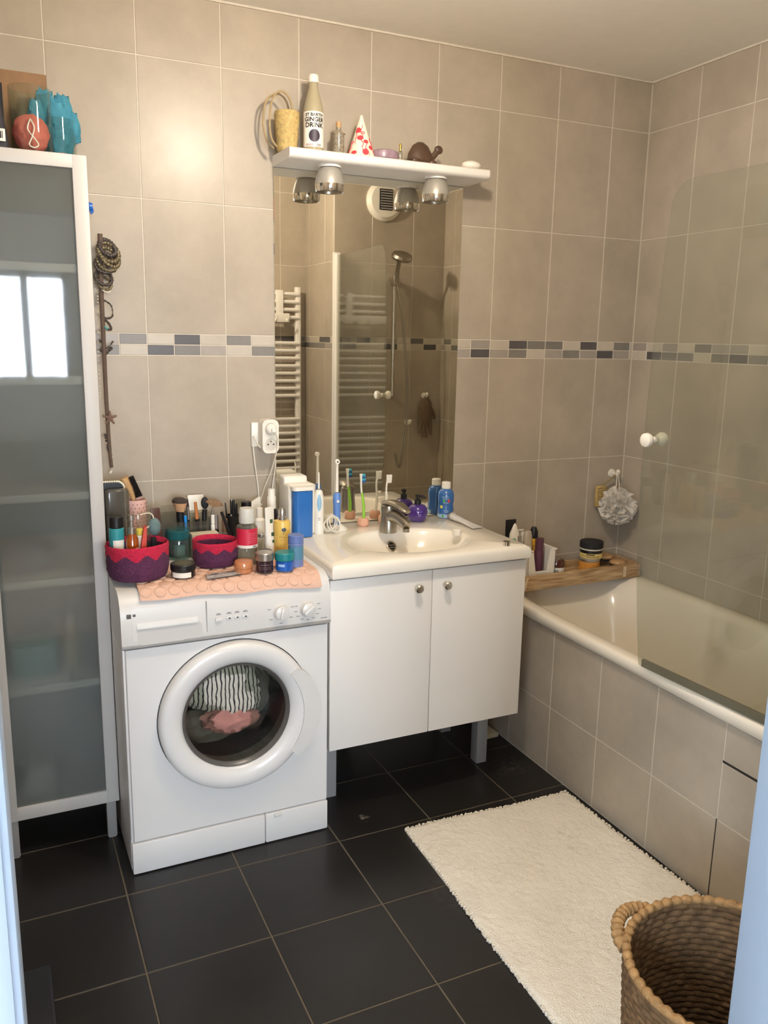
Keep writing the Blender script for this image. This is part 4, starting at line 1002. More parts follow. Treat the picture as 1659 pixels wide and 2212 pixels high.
part(t, 'pump', [(0, h*.75), (r*.52, h*.75), (r*.52, h*.83), (r*.44, h*.84), (r*.44, h*.95), (r*.3, h), (0, h)], SILVER)
a = face(c)+.1; m = MB()
def cw(u, v): return ((r+.0005)*math.cos(a+u/r), (r+.0005)*math.sin(a+u/r), v)
for k in range(5): an = 2*PI*k/5; m.add([cw(.003+.0045*math.cos(an)+.0035*math.cos(b), h*.585+.0035*math.sin(an)+.003*math.sin(b)) for b in [2*PI*i/10 for i in range(10)]], [tuple(range(10))], 0)
m.add([cw(-.001, h*.49), cw(.001, h*.49), cw(.0035, h*.57), cw(.0022, h*.57)], [(0, 1, 2, 3)], 0)
for u0, u1, z in ((-.009, .009, .475), (-.012, -.002, .43), (.0, .010, .42), (-.006, .006, .37), (-.008, .008, .27), (-.008, .006, .245), (-.01, .01, .15), (-.01, .004, .13)):
    m.add([cw(u0, h*z), cw(u1, h*z+.0008), cw(u1, h*z+.0022), cw(u0, h*z+.0014)], [(0, 1, 2, 3)], 1)
m.build('print', [mat('navy_print', '#3a4652', .5), mat('brown_print', '#7a6238', .5)], t)
c, r, h = IT(622, 656, 1155, 1226, TS)
t = thing('deodorant_stick', 'blue violet deodorant stick at the right corner of the mat', 'deodorant', c)
m = MB(); m.lathe([(0, 0), (r*.97, 0), (r*.97, h*.68), (r, h*.7), (r, h*.74), (r*.97, h*.75)], n=36); a = face(c); strip(m, r*.97, h*.24, h*.66, a-1.5, a+1.5, 1); m.build('body', [mat('periwinkle', '#6a7cab', .35), mat('slate_label', '#4f7f98', .4)], t); part(t, 'cap', cyl(r, h*.27, z=h*.74), mat('periwinkle_cap', '#5f73ab', .35, coat=.2), 36)
c, r, h = BK(571, 601, 1056, -.13, TL)
t = thing('dark_pump_bottle', 'dark brown bottle with a white pump cap beside the oral irrigator', 'bottle', c)
m = MB(); m.lathe([(0, 0), (r*.95, 0), (r, .004), (r, h*.55), (r*.85, h*.63), (r*.5, h*.67), (0, h*.67)], n=36); a = face(c); strip(m, r, h*.08, h*.48, a-1.6, a+1.6, 1, 20); m.build('body', [mat('brown_glass', '#241712', .15, coat=.5), WPLAS], t)
part(t, 'pump_cap', [(0, h*.66), (r*.62, h*.66), (r*.62, h*.86), (r*.5, h*.88), (r*.5, h*.98), (r*.46, h), (0, h)], WPLAS)
c, r, h = BK(570, 594, 1095, -.305, TS)
t = thing('squeeze_tube', 'white squeeze tube with green leaf print standing on its cap', 'tube', c, .5)
m = MB(); m.grid(24, 8, lambda u, v: (r*(1-.0*v)*math.cos(2*PI*u)*(1+.15*v), r*math.sin(2*PI*u)*(1-.97*v), .02+(h-.02)*v)); part(t, 'cap', cyl(r*.9, .02), WPLAS)
for u, z in ((.001, .42), (.002, .27), (.0, .68)): m.box(u-.005, u+.006, -r*(1-.9*z)-.0010, -r*(1-.9*z)+.0006, h*z, h*z+.012, .0003, mi=1)
m.build('tube', [WPLAS, mat('leaf_green', '#35533a', .5)], t)
c, r, h = BK(549, 572, 1096, -.19, TL)
t = thing('white_bottle', 'narrow white bottle behind the red labelled remover bottle', 'bottle', c)
part(t, 'body', [(0, 0), (r, 0), (r, h*.72), (r*.6, h*.78), (0, h*.78)], WPLAS); part(t, 'cap', cyl(r*.62, h*.22, z=h*.78), WPLAS)
c, r, h = BK(556, 573, 1152, -.31, TS)
t = thing('glass_vial', 'slim clear vial with a silver cap in front of the white squeeze tube', 'vial', c)
part(t, 'body', cyl(r*.9, h*.85), CLEARP); part(t, 'cap', cyl(r, h*.15, z=h*.85), SILVER)
c, r, h = BK(542, 570, 1076, -.10, TL)
t = thing('paper_sachet', 'white sachet leaning at the back beside the hanging cable', 'sachet', c, .3)
m = MB(); m.prism([(-.03, 0), (.02, 0), (.022, h), (-.028, h-.022)], lambda a, b, q: (a, -.004+.008*q+.02*b/h, b)); m.build('sachet', WPLAS, t)
c, r, h = BK(521, 543, 1083, -.13, TL)
t = thing('dark_bottle', 'small bottle with a shiny dark cap behind the remover bottle', 'bottle', c)
part(t, 'body', cyl(r*.9, h*.8), mat('smoke', '#3a3532', .2, coat=.4)); part(t, 'cap', cyl(r, h*.2, z=h*.8), BLACK)
p = H(478, 1243, TS)
t = thing('foil_sachet', 'flat silver foil sachet with dark print lying on the pink mat', 'sachet', p, .12)
FOIL = mat('foil', '#aaa6a4', .35, metal=.3, nscale=60, namt=.3, bump=.6, bscale=60)
m = MB(); m.grid(24, 12, lambda u, v: (-.05+.1*u+.012*v, -.022+.046*v, .002+.003*noise.noise(Vector((u*6, v*4, 1)))+.0035*math.sin(PI*v)), mif=lambda i, j: 1 if ((3 <= i <= 7 and 4 <= j <= 8) or (15 <= i <= 19 and 6 <= j <= 9)) and (i*7+j*3) % 5 else 0); m.grid(16, 8, lambda u, v: (-.05+.1*u+.012*v, -.022+.046*v, .0003)); m.build('foil', [FOIL, mat('dark_print', '#4a4b56', .5)], t)

# make-up organiser and brushes
YO = -.115
o0, o1 = W(346, 1135, YO), W(456, 1135, YO)
t = thing('makeup_organiser', 'clear acrylic organiser holding brushes at the back of the machine', 'organiser', ((o0.x+o1.x)/2, YO, TL))
w2 = (o1.x-o0.x)/2; oh = W(400, 1128, YO-.035).z-TL
m = MB()
for a in (-w2, -.02, .03, w2-.0025): m.box(a, a+.0025, -.035, .045, 0, oh)
for b in (-.035, .005, .0425): m.box(-w2, w2, b, b+.0025, 0, oh if b < 0 else oh+.02)
m.box(-w2, w2, -.035, .045, 0, .003); m.build('tray', CLEARP, t)
def stick(name, label, cat, base, tip, parts_, grp=None):
    b = Vector(base); t = thing(name, label, cat, b, 0, grp); d = Vector(tip)-b
    for pn, k0, k1, r0, r1, mt, fl in parts_:
        m = MB(); m.tube([d*k0, d*(k0*.5+k1*.5), d*k1], lambda q: r0+(r1-r0)*q, 12, flatx=fl); m.build(pn, mt, t)
    return t, d
FERR = SILVER
BRH = mat('brush_hair_tan', '#c99a72', .9, nscale=200, namt=.2)
BRD = mat('brush_hair_dark', '#3a2f2a', .9, nscale=200, namt=.3)
OB = lambda px: (W(px, 1140, YO).x, YO-.015, TL+.004)
b = OB(390); tp = W(387, 1066, YO-.02)
t, d = stick('powder_brush', 'big powder brush with tan and dark hair and a black handle', 'makeup brush', b, tp, [('handle', 0, .70, .009, .013, BLACK, 1)])
m = MB(); ax = d.normalized(); m.lathe([(0, 0), (.012, 0), (.0165, .012), (.023, .03)], X=T3(*(d*.69)) @ ax.to_track_quat('Z', 'Y').to_matrix().to_4x4(), sx=1.1, sy=.7); m.build('tan_hair', BRH, t)
m = MB(); m.lathe([(.023, .03), (.0235, .036), (.02, .042), (.012, .046), (0, .047)], X=T3(*(d*.69)) @ ax.to_track_quat('Z', 'Y').to_matrix().to_4x4(), sx=1.1, sy=.7); m.build('dark_hair', BRD, t)
stick('slim_brush', 'slim brush with a silver ferrule just right of the big powder brush', 'makeup brush', (W(409, 1140, YO).x, YO, TL+.004), W(405, 1078, YO), [('handle', 0, .6, .0035, .004, BLACK, 1), ('ferrule', .6, .85, .0042, .0045, FERR, 1), ('hair', .85, 1, .0045, .002, BRD, 1)])
stick('blue_pencil', 'bright blue makeup pencil standing in the clear organiser', 'pencil', (W(405, 1150, YO-.03).x, YO-.024, TL+.004), W(400, 1114, YO-.03), [('barrel', 0, 1, .0055, .0045, mat('pencil_blue', '#1f86d8', .3), 1)])
stick('foundation_brush', 'flat foundation brush with orange brown hair and a black handle', 'makeup brush', (W(430, 1140, YO).x, YO-.012, TL+.004), W(422, 1085, YO-.015), [('handle', 0, .66, .005, .0075, BLACK, 1), ('hair', .66, 1, .0085, .007, mat('hair_orange', '#b2703f', .9, nscale=200, namt=.2), .6)])
t, d = stick('black_brush', 'all black brush with a rounded head left of the fan brush', 'makeup brush', (W(438, 1142, YO).x, YO, TL+.004), W(443, 1070, YO), [('handle', 0, .74, .0055, .008, BLACK, 1)])
m = MB(); m.ball(d*.86, (.0125, .010, .02)); m.build('hair', BLACKM, t)
t, d = stick('fan_brush', 'fan shaped brush with brown hair on a silver ferrule', 'makeup brush', (W(447, 1140, YO).x, YO-.005, TL+.004), W(461, 1086, YO-.01), [('handle', 0, .55, .004, .0045, BLACK, 1), ('ferrule', .55, .92, .0045, .003, FERR, 1)])
m = MB(); ax = d.normalized(); sd = Vector((ax.z, 0, -ax.x))
fan = [(0, 0)]+[(.034*math.sin(a), .034*math.cos(a)*.8) for a in [math.radians(-50+125*i/14) for i in range(15)]]
m.prism(fan, lambda a, b_, q: d*.9+sd*a+ax*b_+Vector((0, -.004+.008*q, 0))); m.build('hair', mat('fan_hair', '#83654a', .9, nscale=150, namt=.35), t)
c, r, h = BK(326, 349, 1086, -.19, TL)
t = thing('brown_compact', 'open dark brown compact leaning at the left of the organiser', 'compact', (c.x, c.y, TL), .2)
m = MB(); m.box(-.012, .018, -.004, .004, 0, h*.9, .003, X=RX(-.12)); m.build('lid', mat('compact_brown', '#4a302a', .35, coat=.3), t); m = MB(); m.box(-.012, .018, -.03, -.004, 0, .01, .003); m.build('base', BLACK, t)
c, r, h = BK(343, 380, 1091, -.165, TL)
t = thing('clear_palette', 'square clear lidded palette with dark colours, standing before the organiser', 'palette', (c.x, c.y, TL), .15)
m = MB(); m.box(-r, r, -.003, .003, 0, h, .003); m.build('lid', CLEARP, t); m = MB(); m.box(-r+.004, r-.004, .0045, .009, .004, h*.55, .002); m.build('colour_pan', BLACK, t)
c, r, h = BK(407, 442, 1070, -.055, TL)
t = thing('white_card', 'white card standing behind the foundation brush', 'card', (c.x, c.y, TL))
m = MB(); m.box(-r, r, -.002, .002, 0, h, .001, X=RX(-.1)); m.build('card', WPLAS, t)
for nm, lb, xl, xr, yt, Y in (('silver_lipstick', 'silver and black lipstick right of the clear organiser', 461, 472, 1110, -.14), ('bronze_lipstick', 'bronze capped lipstick beside the black pencil cup', 479, 492, 1120, -.16)):
    c, r, h = BK(xl, xr, yt, Y, TL)
    t = thing(nm, lb, 'lipstick', c); part(t, 'base', cyl(r, h*.6), BLACK if nm[0] == 's' else SILVER); part(t, 'cap', cyl(r*.95, h*.4, z=h*.6), SILVER if nm[0] == 's' else mat('bronze_cap', '#9a7a63', .3, metal=.7))
c, r, h = BK(455, 464, 1112, -.15, TL)
t = thing('white_stick', 'thin white stick standing between the organiser and the lipsticks', 'stick', c); part(t, 'body', cyl(r, h*.75), WPLAS); part(t, 'cap', cyl(r*.9, h*.25, z=h*.75), WPLAS)
c, r, h = BK(487, 519, 1112, -.12, TL)
t = thing('pencil_cup', 'black cup of makeup pencils behind the smaller crocheted basket', 'cup', c)
part(t, 'cup', [(0, 0), (r*.92, 0), (r, .004), (r, h), (r-.002, h), (r-.003, .006), (0, .005)], BLACK)
for k, (px, py, rr, lb) in enumerate(((495, 1078, .003, 'thin grey pencil at the left of the black cup'), (503, 1079, .0065, 'thick black mascara in the black cup'), (512, 1088, .0045, 'black pencil at the right of the black cup'), (489, 1088, .0028, 'short thin dark pencil leaning out of the black cup'))):
    q = W(px, py, -.12); stick('makeup_pencil', lb, 'pencil', (c.x+(q.x-c.x)*.4, c.y+.006*(k-1.5), TL+.006), (q.x, c.y+.010*(k-1.5), q.z), [('barrel', 0, .7, rr, rr, BLACK if k else GREYP, 1), ('cap', .7, 1, rr*1.1, rr*.7, BLACK, 1)])
p = W(482, 1108, -.17)
stick('black_pencil', 'short black pencil slanting in front of the pencil cup', 'pencil', (p.x+.040, -.172, TL+.004), (p.x-.006, -.172, p.z+.004), [('barrel', 0, 1, .005, .005, BLACK, 1)])
c, r, h = BK(497, 531, 1078, -.07, TL)
t = thing('clear_sheet', 'clear plastic stand at the back behind the pencil cup', 'stand', (c.x, c.y, TL)); m = MB(); m.box(-r, r, -.0015, .0015, 0, h, .001); m.build('sheet', CLEARP, t)
c, r, h = BK(412, 470, 1150, -.19, TL)
t = thing('cream_box', 'low cream box behind the smaller crocheted basket', 'box', (c.x, c.y, TL)); m = MB(); m.box(-r, r, -.02, .02, 0, h, .002); m.build('box_body', mat('cream_card', '#cfc6b0', .6), t)

# ------------------------------------------------------------------ wall socket with adapter and cable
t = thing('wall_socket', 'white wall socket plate half hidden by the double adapter', 'socket', (.617, 0, 1.196))
m = MB(); m.box(-.036, .036, -.012, -.0015, -.04, .042, .003); m.build('plate', WPLAS, t)
t = thing('double_adapter', 'white double socket adapter plugged in left of the mirror', 'adapter', (.630, -.0125, 1.196))
AY = -.056
m = MB(); m.prism(rrect(-.028, .028, -.056, .056, .018), lambda a, b, q: (a*(.95+.05*min(q*2, 1)), AY*q, b)); m.build('housing', WPLAS, t)
for z in (.026, -.026):
    m = MB(); m.lathe([(.0225, .0005), (.0225, .0015), (.020, .0018), (.0195, .0004)], n=36, X=T3(0, AY, z) @ RX(PI/2)); m.lathe([(.0195, .0006), (0, .0006)], n=36, X=T3(0, AY, z) @ RX(PI/2), mi=1)
    if z < 0:
        for a in (-.0095, .0095): m.lathe([(0, .001), (.0028, .001), (.0028, .0006)], n=12, X=T3(a, AY, z) @ RX(PI/2), mi=2)
        m.lathe([(0, .003), (.0025, .003), (.0025, .0006)], n=12, X=T3(0, AY, z+.010) @ RX(PI/2), mi=3)
    m.build('outlet', [WPLAS, mat('outlet_shade', '#cbc5ba', .4), BLACK, CHROME], t)
t = thing('charger_plug', 'white round plug in the upper outlet of the adapter', 'plug', (.630, AY-.0125, 1.222))
m = MB(); m.lathe([(0, .0025), (.018, .0025), (.018, .012), (.012, .018), (0, .019)], n=32, X=RX(PI/2)); m.build('plug_body', WPLAS, t)
m = MB(); m.box(-.004, .012, -.030, -.012, -.010, .004, .003); m.build('grip', WPLAS, t)
CAB = mat('cable_white', '#ddd7c9', .5)
m = MB(); m.tube(spline([(.008, -.020, -.010), (.018, -.016, -.03), (.020, .0, -.075), (.012, .03, -.14), (-.004, .055, -.20), (-.022, .062, -.255), (-.028, .062, -.20), (-.042, .055, -.10), (-.044, .055, -.03), (-.03, .03, -.062), (.0, .02, -.075), (.022, .02, -.06), (.024, .03, -.02)], 10), .0022, 8); m.build('cable', CAB, t)
m = MB(); m.lathe([(0, 0), (.009, 0), (.010, .003), (.004, .006), (0, .006)], (-.024, .058, -.268)); m.build('cable_end', WPLAS, t)
t = thing('irrigator_cable', 'white cable falling straight from the adapter behind the irrigator', 'cable', (.655, -.03, 1.15))
m = MB(); m.tube(spline([(-.004, -.012, -.008), (.004, .004, -.06), (-.004, .016, -.14), (-.012, .02, -.30)], 8), .0022, 8); m.build('cable', CAB, t)

# ------------------------------------------------------------------ things on the washbasin
BLUT = mat('tank_blue', '#2464ac', .25, coat=.4)
t = thing('oral_irrigator', 'white oral irrigator with a blue water tank at the left end of the basin', 'oral irrigator', (.712, -.09, VT))
m = MB(); m.box(-.044, .050, -.05, .062, .001, .175, .01, 3); m.box(-.044, .040, .0, .06, .16, .196, .008, 3); m.build('housing', WPLAS, t)
m = MB(); o = rrect(-.036, .034, -.082, -.03, .018); m.prism(o, lambda a, b, q: (a, b, .003+.155*q)); m.build('water_tank', BLUT, t)
m = MB(); m.prism(rrect(-.040, .040, -.085, .0, .016), lambda a, b, q: (a, b, .160+.012*q)); m.build('lid', WPLAS, t)
m = MB(); m.prism(rrect(.03, .072, -.008, .055, .018), lambda a, b, q: (a, b, .001+.16*q)); m.build('side_holder', WPLAS, t)
m = MB(); m.lathe(cyl(.012, .012), X=T3(.070, .0, .125) @ RY(PI/2)); m.build('dial', mat('dial_blue', '#8fc0dc', .4), t)
SKY = mat('pad_sky', '#93bcd4', .45)
c, r, h = IT(677, 700, 1062, 1155, VT)
t = thing('water_flosser', 'white irrigator handle with a pale blue pad and thin nozzle, standing up', 'flosser', c, -.25)
part(t, 'handle', [(0, 0), (.0165, 0), (.0175, .004), (.0175, .024), (.016, .027), (.0165, .05), (.0175, .09), (.0165, .13), (.012, .148), (.006, .152), (0, .152)], WPLAS, 32)
m = MB(); m.ball((0, -.0125, .106), (.0085, .007, .034)); m.build('thumb_pad', SKY, t)
m = MB(); m.box(-.004, .004, -.0182, -.0165, .056, .058, .0005); m.box(-.004, .004, -.0182, -.0165, .050, .052, .0005); m.build('switch_marks', GREYP, t)
m = MB(); m.lathe(cyl(.0055, .006, z=.151), mi=1); m.tube([(0, 0, .155), (0, 0, .205), (-.001, -.003, .212)], lambda q: .0032-.0012*q, 8); m.build('nozzle', [WPLAS, GREYP], t)
c, r, h = IT(706, 752, 1136, 1150, VT)
t = thing('toothbrush_charger', 'round white charging base with coiled cable under the blue electric toothbrush', 'charger', c)
part(t, 'base', [(0, 0), (.034, 0), (.036, .004), (.030, .010), (.020, .016), (.017, .020), (0, .020)], WPLAS, 36)
m = MB(); cc = W(713, 1120, c.y-.02)-c
pts = []
for i in range(120):
    a = 2*PI*i/24; k = i/120; pts.append((cc.x+(.021+.006*math.sin(a*.37+1))*math.cos(a+.4*math.sin(a*.21))+.006*math.sin(a*.23), -.048+.022*k+.004*math.sin(a*1.7), .034+(.026+.004*math.sin(a*.31))*math.sin(a)))
m.tube(pts, .0022, 6); m.tube(spline([pts[0], (cc.x+.02, -.03, .004), (.0, -.02, .006)], 6), .0022, 6); m.build('cable', CAB, t)
BLT = mat('brush_blue', '#5e86c8', .35)
bp_ = W(728, 1130, c.y)
t = thing('electric_toothbrush', 'blue electric toothbrush with a white head standing on its charger', 'toothbrush', (c.x-.003, c.y, VT+.0205), -.15)
hh = W(727, 992, c.y).z-VT-.0205
part(t, 'handle', [(0, 0), (.0125, 0), (.013, .004), (.0125, .05), (.013, .07), (.0145, .085), (.013, .104), (.009, .112), (0, .112)], BLT, 28)
m = MB(); m.lathe(cyl(.005, .006), X=T3(0, -.0135, .084) @ RX(PI/2)); m.build('button', WPLAS, t)
m = MB(); m.lathe([(.0062, .113), (.0055, .116), (.0052, .15), (.0042, hh-.012)], n=20); m.lathe([(0, .112), (.0065, .112), (.0065, .1145), (0, .1145)], n=20, mi=1); m.ball((0, .0, hh-.008), (.0085, .006, .0085)); m.build('brush_neck', [WPLAS, CHROME], t)
m = MB(); m.lathe([(.003, .004), (.0072, .004), (.0076, .009), (.003, .009)], n=20, X=T3(0, 0, hh-.008) @ RX(PI/2)); m.lathe([(0, .0085), (.004, .0085)], n=12, X=T3(0, 0, hh-.008) @ RX(PI/2), mi=1); m.build('bristles', [WPLAS, BLACKM], t)
CLAY = mat('terracotta_pink', '#d6a288', .6, nscale=60, namt=.06)
def holder(label, c):
    t = thing('brush_holder', label, 'holder', c)
    part(t, 'body', [(0, 0), (.017, 0), (.0205, .004), (.021, .014), (.0195, .024), (.016, .028), (.008, .028), (.007, .012), (0, .010)], CLAY, 36, wob=lambda a, z: 1+.01*math.sin(3*a)); return t
c3, _, _ = IT(772, 797, 1118, 1138, VT); c3.y -= .0
holder('pink clay holder carrying the green toothbrush', c3)
cw2 = W(826, 1118, -.05)
c4 = Vector((1.062, -.048, VT)); holder('pink clay holder carrying the white toothbrush, half hidden behind the tap', c4)
def toothbrush(label, c, tip, m1, m2, mb):
    b = c+Vector((0, 0, .013)); t = thing('toothbrush', label, 'toothbrush', b); d = Vector(tip)-b
    s1 = Vector((.004, 0, 0))
    m = MB(); m.tube(spline([(0, 0, 0), d*.25+s1, d*.5+s1*.6, d*.62-s1*.2], 6), lambda q: .0075-.0028*q, 10, flatx=.8); m.build('handle', m1, t)
    m = MB(); m.tube(spline([d*.60-s1*.15, d*.75-s1*.4, d*.9, d], 6), lambda q: .0042+.0032*max(0, q-.5)*2, 10, flatx=.8); m.build('neck', m2, t)
    m = MB(); n_ = 0
    for i in range(8):
        p = d*(.83+.022*i)
        for j in (-1, 0, 1): m.tube([p+Vector((.002, j*.0034, 0)), p+Vector((.015, j*.0036, .001))], .0021, 5, mi=(i//2) % 2 if isinstance(mb, list) else 0)
    m.build('bristles', mb, t)
LIME = mat('lime', '#8fc63a', .35)
toothbrush('green and white toothbrush with blue bristles standing in a clay holder', c3, W(780, 1024, c3.y), LIME, WPLAS, [mat('bristle_navy', '#27508f', .7), mat('bristle_teal', '#3fa3ad', .7)])
toothbrush('all white toothbrush leaning behind the tap', c4, W(838, 1026, c4.y-.004), WPLAS, WPLAS, WPLAS)
PURP = mat('purple_soap', '#3c1f72', .12, coat=.6)
c, r, h = IT(876, 920, 1087, 1128, VT); c.y -= .012
t = thing('soap_dispenser', 'round purple soap dispenser with a black pump behind the bowl', 'soap dispenser', c, .5)
part(t, 'body', [(0, 0), (r*.7, 0), (r*.9, h*.12), (r, h*.45), (r*.93, h*.75), (r*.7, h*.93), (r*.4, h), (0, h)], PURP, 40)
m = MB(); wraptext_r = r; 
for k, (w_, z) in enumerate(((.022, .62), (.014, .46), (.010, .38))): strip(m, r*1.0, h*z, h*z+.0016, face(c)-.5-w_/r/2+.2, face(c)-.5+w_/r/2+.2, 0, 8)
m.build('print', mat('lilac_print', '#a898c8', .5), t)
m = MB(); m.lathe([(0, h), (.0125, h), (.0125, h+.016), (.0065, h+.018), (.0065, h+.026), (.010, h+.027), (.010, h+.034), (0, h+.034)], n=24); m.tube([(0, 0, h+.030), (0, -.02, h+.031), (0, -.032, h+.026)], lambda q: .0055-.0015*q, 10); m.build('pump', BLACK, t)
c, r, h = IT(945, 980, 1041, 1121, VT); c.y = -.046
t = thing('mouthwash_bottle', 'blue patterned mouthwash bottle with a white cap beside the mirror edge', 'bottle', c)
MWB = mat('mouthwash_blue', '#2e5f9c', .2, coat=.4)
m = MB(); m.lathe([(0, 0), (r*.9, 0), (r, .004), (r, h*.28), (r*.94, h*.34), (r*.94, h*.4), (r, h*.46), (r, h*.66), (r*.85, h*.76), (r*.5, h*.82), (0, h*.82)], n=40)
a = face(c); GR = mat('label_green', '#3c9a4a', .5); RD = mat('label_red_print', '#b8323a', .5); YL = mat('label_yellow', '#d2c85a', .5); LB = mat('label_pale_blue', '#9bb6cf', .5)
def dot(u, z, rr, mi): m.blob(lambda p, q: ((r+.0008)*math.cos(a+(u+p)/r), (r+.0008)*math.sin(a+(u+p)/r), h*z+q), rr, rr, mi, 14, 3)
dot(-.016, .33, .006, 3); dot(-.009, .07, .0045, 1); dot(.012, .07, .005, 2); dot(-.006, .5, .005, 1); dot(.012, .5, .0055, 2)
strip(m, r, h*.02, h*.12, a-1.5, a+1.5, 4)
for k, z in enumerate((.6, .55, .44, .22, .18)): strip(m, r, h*z, h*z+.002, a-.5+.1*k, a+.4, 4, 8, .0006)
m.build('body', [MWB, GR, RD, YL, LB], t); part(t, 'cap', cyl(r*.56, h*.19, z=h*.81), WPLAS, 32)
pa, pb = H(972, 1122, VT), H(1034, 1143, VT)
ang_ = math.atan2(pb.y-pa.y, pb.x-pa.x); Lt = (pb-pa).length
t = thing('toothpaste_tube', 'squeezed silver white toothpaste tube lying at the right of the basin', 'tube', (pa.x, pa.y, VT), ang_)
m = MB(); m.grid(20, 14, lambda u, v: (.012+(Lt-.012)*v, .018*math.cos(2*PI*u)*(.75+.5*v)*(1+.08*math.sin(9*v)), .013*(1-.85*v)+.0125*math.sin(2*PI*u)*(1-.9*v)+.0015)); m.build('tube', mat('tube_silver', '#c9c7c6', .3, nscale=30, namt=.12), t)
part(t, 'neck', [(0, 0), (.010, 0), (.012, .006), (.018, .014)], WPLAS, 20, X=T3(0, 0, .0145) @ RY(PI/2))
c, r, h = IT(977, 997, 1141, 1158, VT)
t = thing('screw_closure', 'small white screw cap lying near the toothpaste tube', 'cap', c); part(t, 'cap', cyl(r, h*.9), WPLAS)
c = Vector((1.292, -.503, VT)); t = thing('chrome_ring', 'small chrome stopper ring on the front right corner of the basin', 'ring', c)
part(t, 'ring', [(.009, .0005), (.0125, 0), (.0125, .014), (.009, .014), (.009, .0005)], CHROME, 32)

# ------------------------------------------------------------------ on the lamp shelf
SZ = 2.085
t = thing('straw_basket', 'small woven straw basket with long loop handles at the left end of the shelf', 'basket', (*W(620, 300, -.085).xy, SZ))
x_, h_ = 0, W(620, 238, -.085).z-SZ
m = MB(); prof = []
for k in range(13): prof.append((.030+.009*k/12+.0012*(k % 2), .002+.112*k/12))
m.lathe([(0, 0), (.028, 0)]+prof+[(.037, .116), (.034, .112), (.028, .01), (0, .008)], n=32, wob=lambda a, z: 1+.03*math.sin(10*a+z*500)); m.build('woven_body', STRAW, t, ang=70)
for dx, dy, w_ in ((-.012, -.02, .0), (-.02, .012, .01)):
    m = MB(); m.tube(spline([(.010, dy-.01, .112), (-.004, dy-.012, .150), (-.03, dy-.01, .165), (-.055-w_, dy-.008, .14), (-.064-w_, dy-.006, .08), (-.058-w_*.5, dy-.004, .03), (-.040, dy-.002, .008)], 8), .0032, 8); m.build('loop_handle', ROPE, t)
bc = W(677, 300, -.095); hb = W(677, 162, -.095).z-SZ
t = thing('ginger_drink_bottle', 'tall glass ginger drink bottle with a white cap and black lettering', 'bottle', (bc.x, -.095, SZ))
R = .0315
DRK = mat('murky_drink', '#a2977b', .18, coat=.5)
part(t, 'bottle_glass', [(0, 0), (R*.9, 0), (R, .006), (R, hb*.54), (R*.92, hb*.6), (R*.62, hb*.76), (R*.44, hb*.85), (R*.44, hb*.92), (0, hb*.92)], DRK, 44)
a = face(bc)+.1; m = MB(); strip(m, R, hb*.075, hb*.52, a-1.75, a+1.75, 0, 32, .0005)
for s_, z, fs_ in (('ST BARTH', .475, .0135), ('GINGER', .415, .0185), ('DRINK', .345, .0205)): wraptext(m, s_, fs_*.94, R, hb*z, 1, a, .0016, .028)
m.blob(lambda u, v: ((R+.001)*math.cos(a+u/R), (R+.001)*math.sin(a+u/R), hb*.215+v), .0175, .0185, 2, 28, 6)
strip(m, R, hb*.085, hb*.115, a-.9, a-.1, 3, 8, .0009); strip(m, R, hb*.085, hb*.115, a+.25, a+.7, 4, 8, .0009)
m.build('label', [WPLAS, BLACK, mat('plum_disc', '#2f2433', .5), mat('label_lilac', '#b7a6a8', .5), GREYP], t)
part(t, 'cap', [(0, hb*.90), (R*.5, hb*.90), (R*.53, hb*.91), (R*.5, hb*.98), (R*.42, hb), (0, hb)], WPLAS, 32)
def onshelf(px, Y): return (W(px, 320, Y).x, Y, SZ)
hs = W(731, 262, -.09).z-SZ
t = thing('cork_bottle', 'little glass bottle of shells closed with a cork', 'bottle', onshelf(731, -.09))
part(t, 'glass', [(0, 0), (.016, 0), (.0185, .004), (.0185, hs*.62), (.0195, hs*.66), (.012, hs*.72), (.008, hs*.76), (.008, hs*.82), (0, hs*.82)], mat('shell_mix', '#857b6b', .2, nscale=120, namt=.6, coat=.6), 28)
part(t, 'cork', [(0, hs*.8), (.0075, hs*.8), (.009, hs*.98), (0, hs)], WOODL, 20)
m = MB(); m.tube([(.0205*math.cos(b), .0205*math.sin(b), hs*.66) for b in [2*PI*i/24 for i in range(24)]], .0012, 6, closed=True); m.build('string', ROPE, t)
hk = W(779, 248, -.11).z-SZ
t = thing('flamingo_cone', 'white paper cone with red flamingo print on the shelf', 'cone', onshelf(780, -.11))
R0 = .044
m = MB(); m.lathe([(0, .0), (R0, .0), (R0*1.02, .004), (R0*.98, .008), (.004, hk-.002), (0, hk)], n=44)
def cn(u, v, l=.0006): rr = .004+(R0*.98-.004)*(hk-.002-v)/(hk-.010)+l+.0006; return (rr*math.cos(u), rr*math.sin(u), v)
RED = 1; fa = face(W(780, 300, -.092))
for (u, v, q, el) in ((-.55, .012, .010, .6), (.35, .014, .010, 1), (-.1, .058, .010, .75), (.5, .047, .0085, .7), (-.45, .082, .0085, 1), (.2, .074, .0075, .8), (-1.0, .045, .008, .7), (.95, .03, .009, .7), (-1.5, .02, .011, .7), (1.5, .06, .008, .8)):
    rr = R0*(1-v/hk)+.002; m.blob(lambda p, w__, u=u, v=v, rr=rr: cn(fa+u+p/rr, v+w__, .0009), q, q*el, 1 if q > .0083 else 2, 16, 4)
for u, v, s_ in ((.05, .03, 1), (.55, .02, -1), (-.7, .055, 1), (.1, .07, -1), (-1.2, .02, 1), (1.2, .03, 1)):
    m.tube([cn(fa+u+.16*s_*math.sin(q*.6), v+q*.0035, .0006) for q in range(9)], .0011, 5, mi=1); m.tube([cn(fa+u+.1, v-.016, .0006), cn(fa+u+.06, v, .0006)], .0009, 5, mi=1)
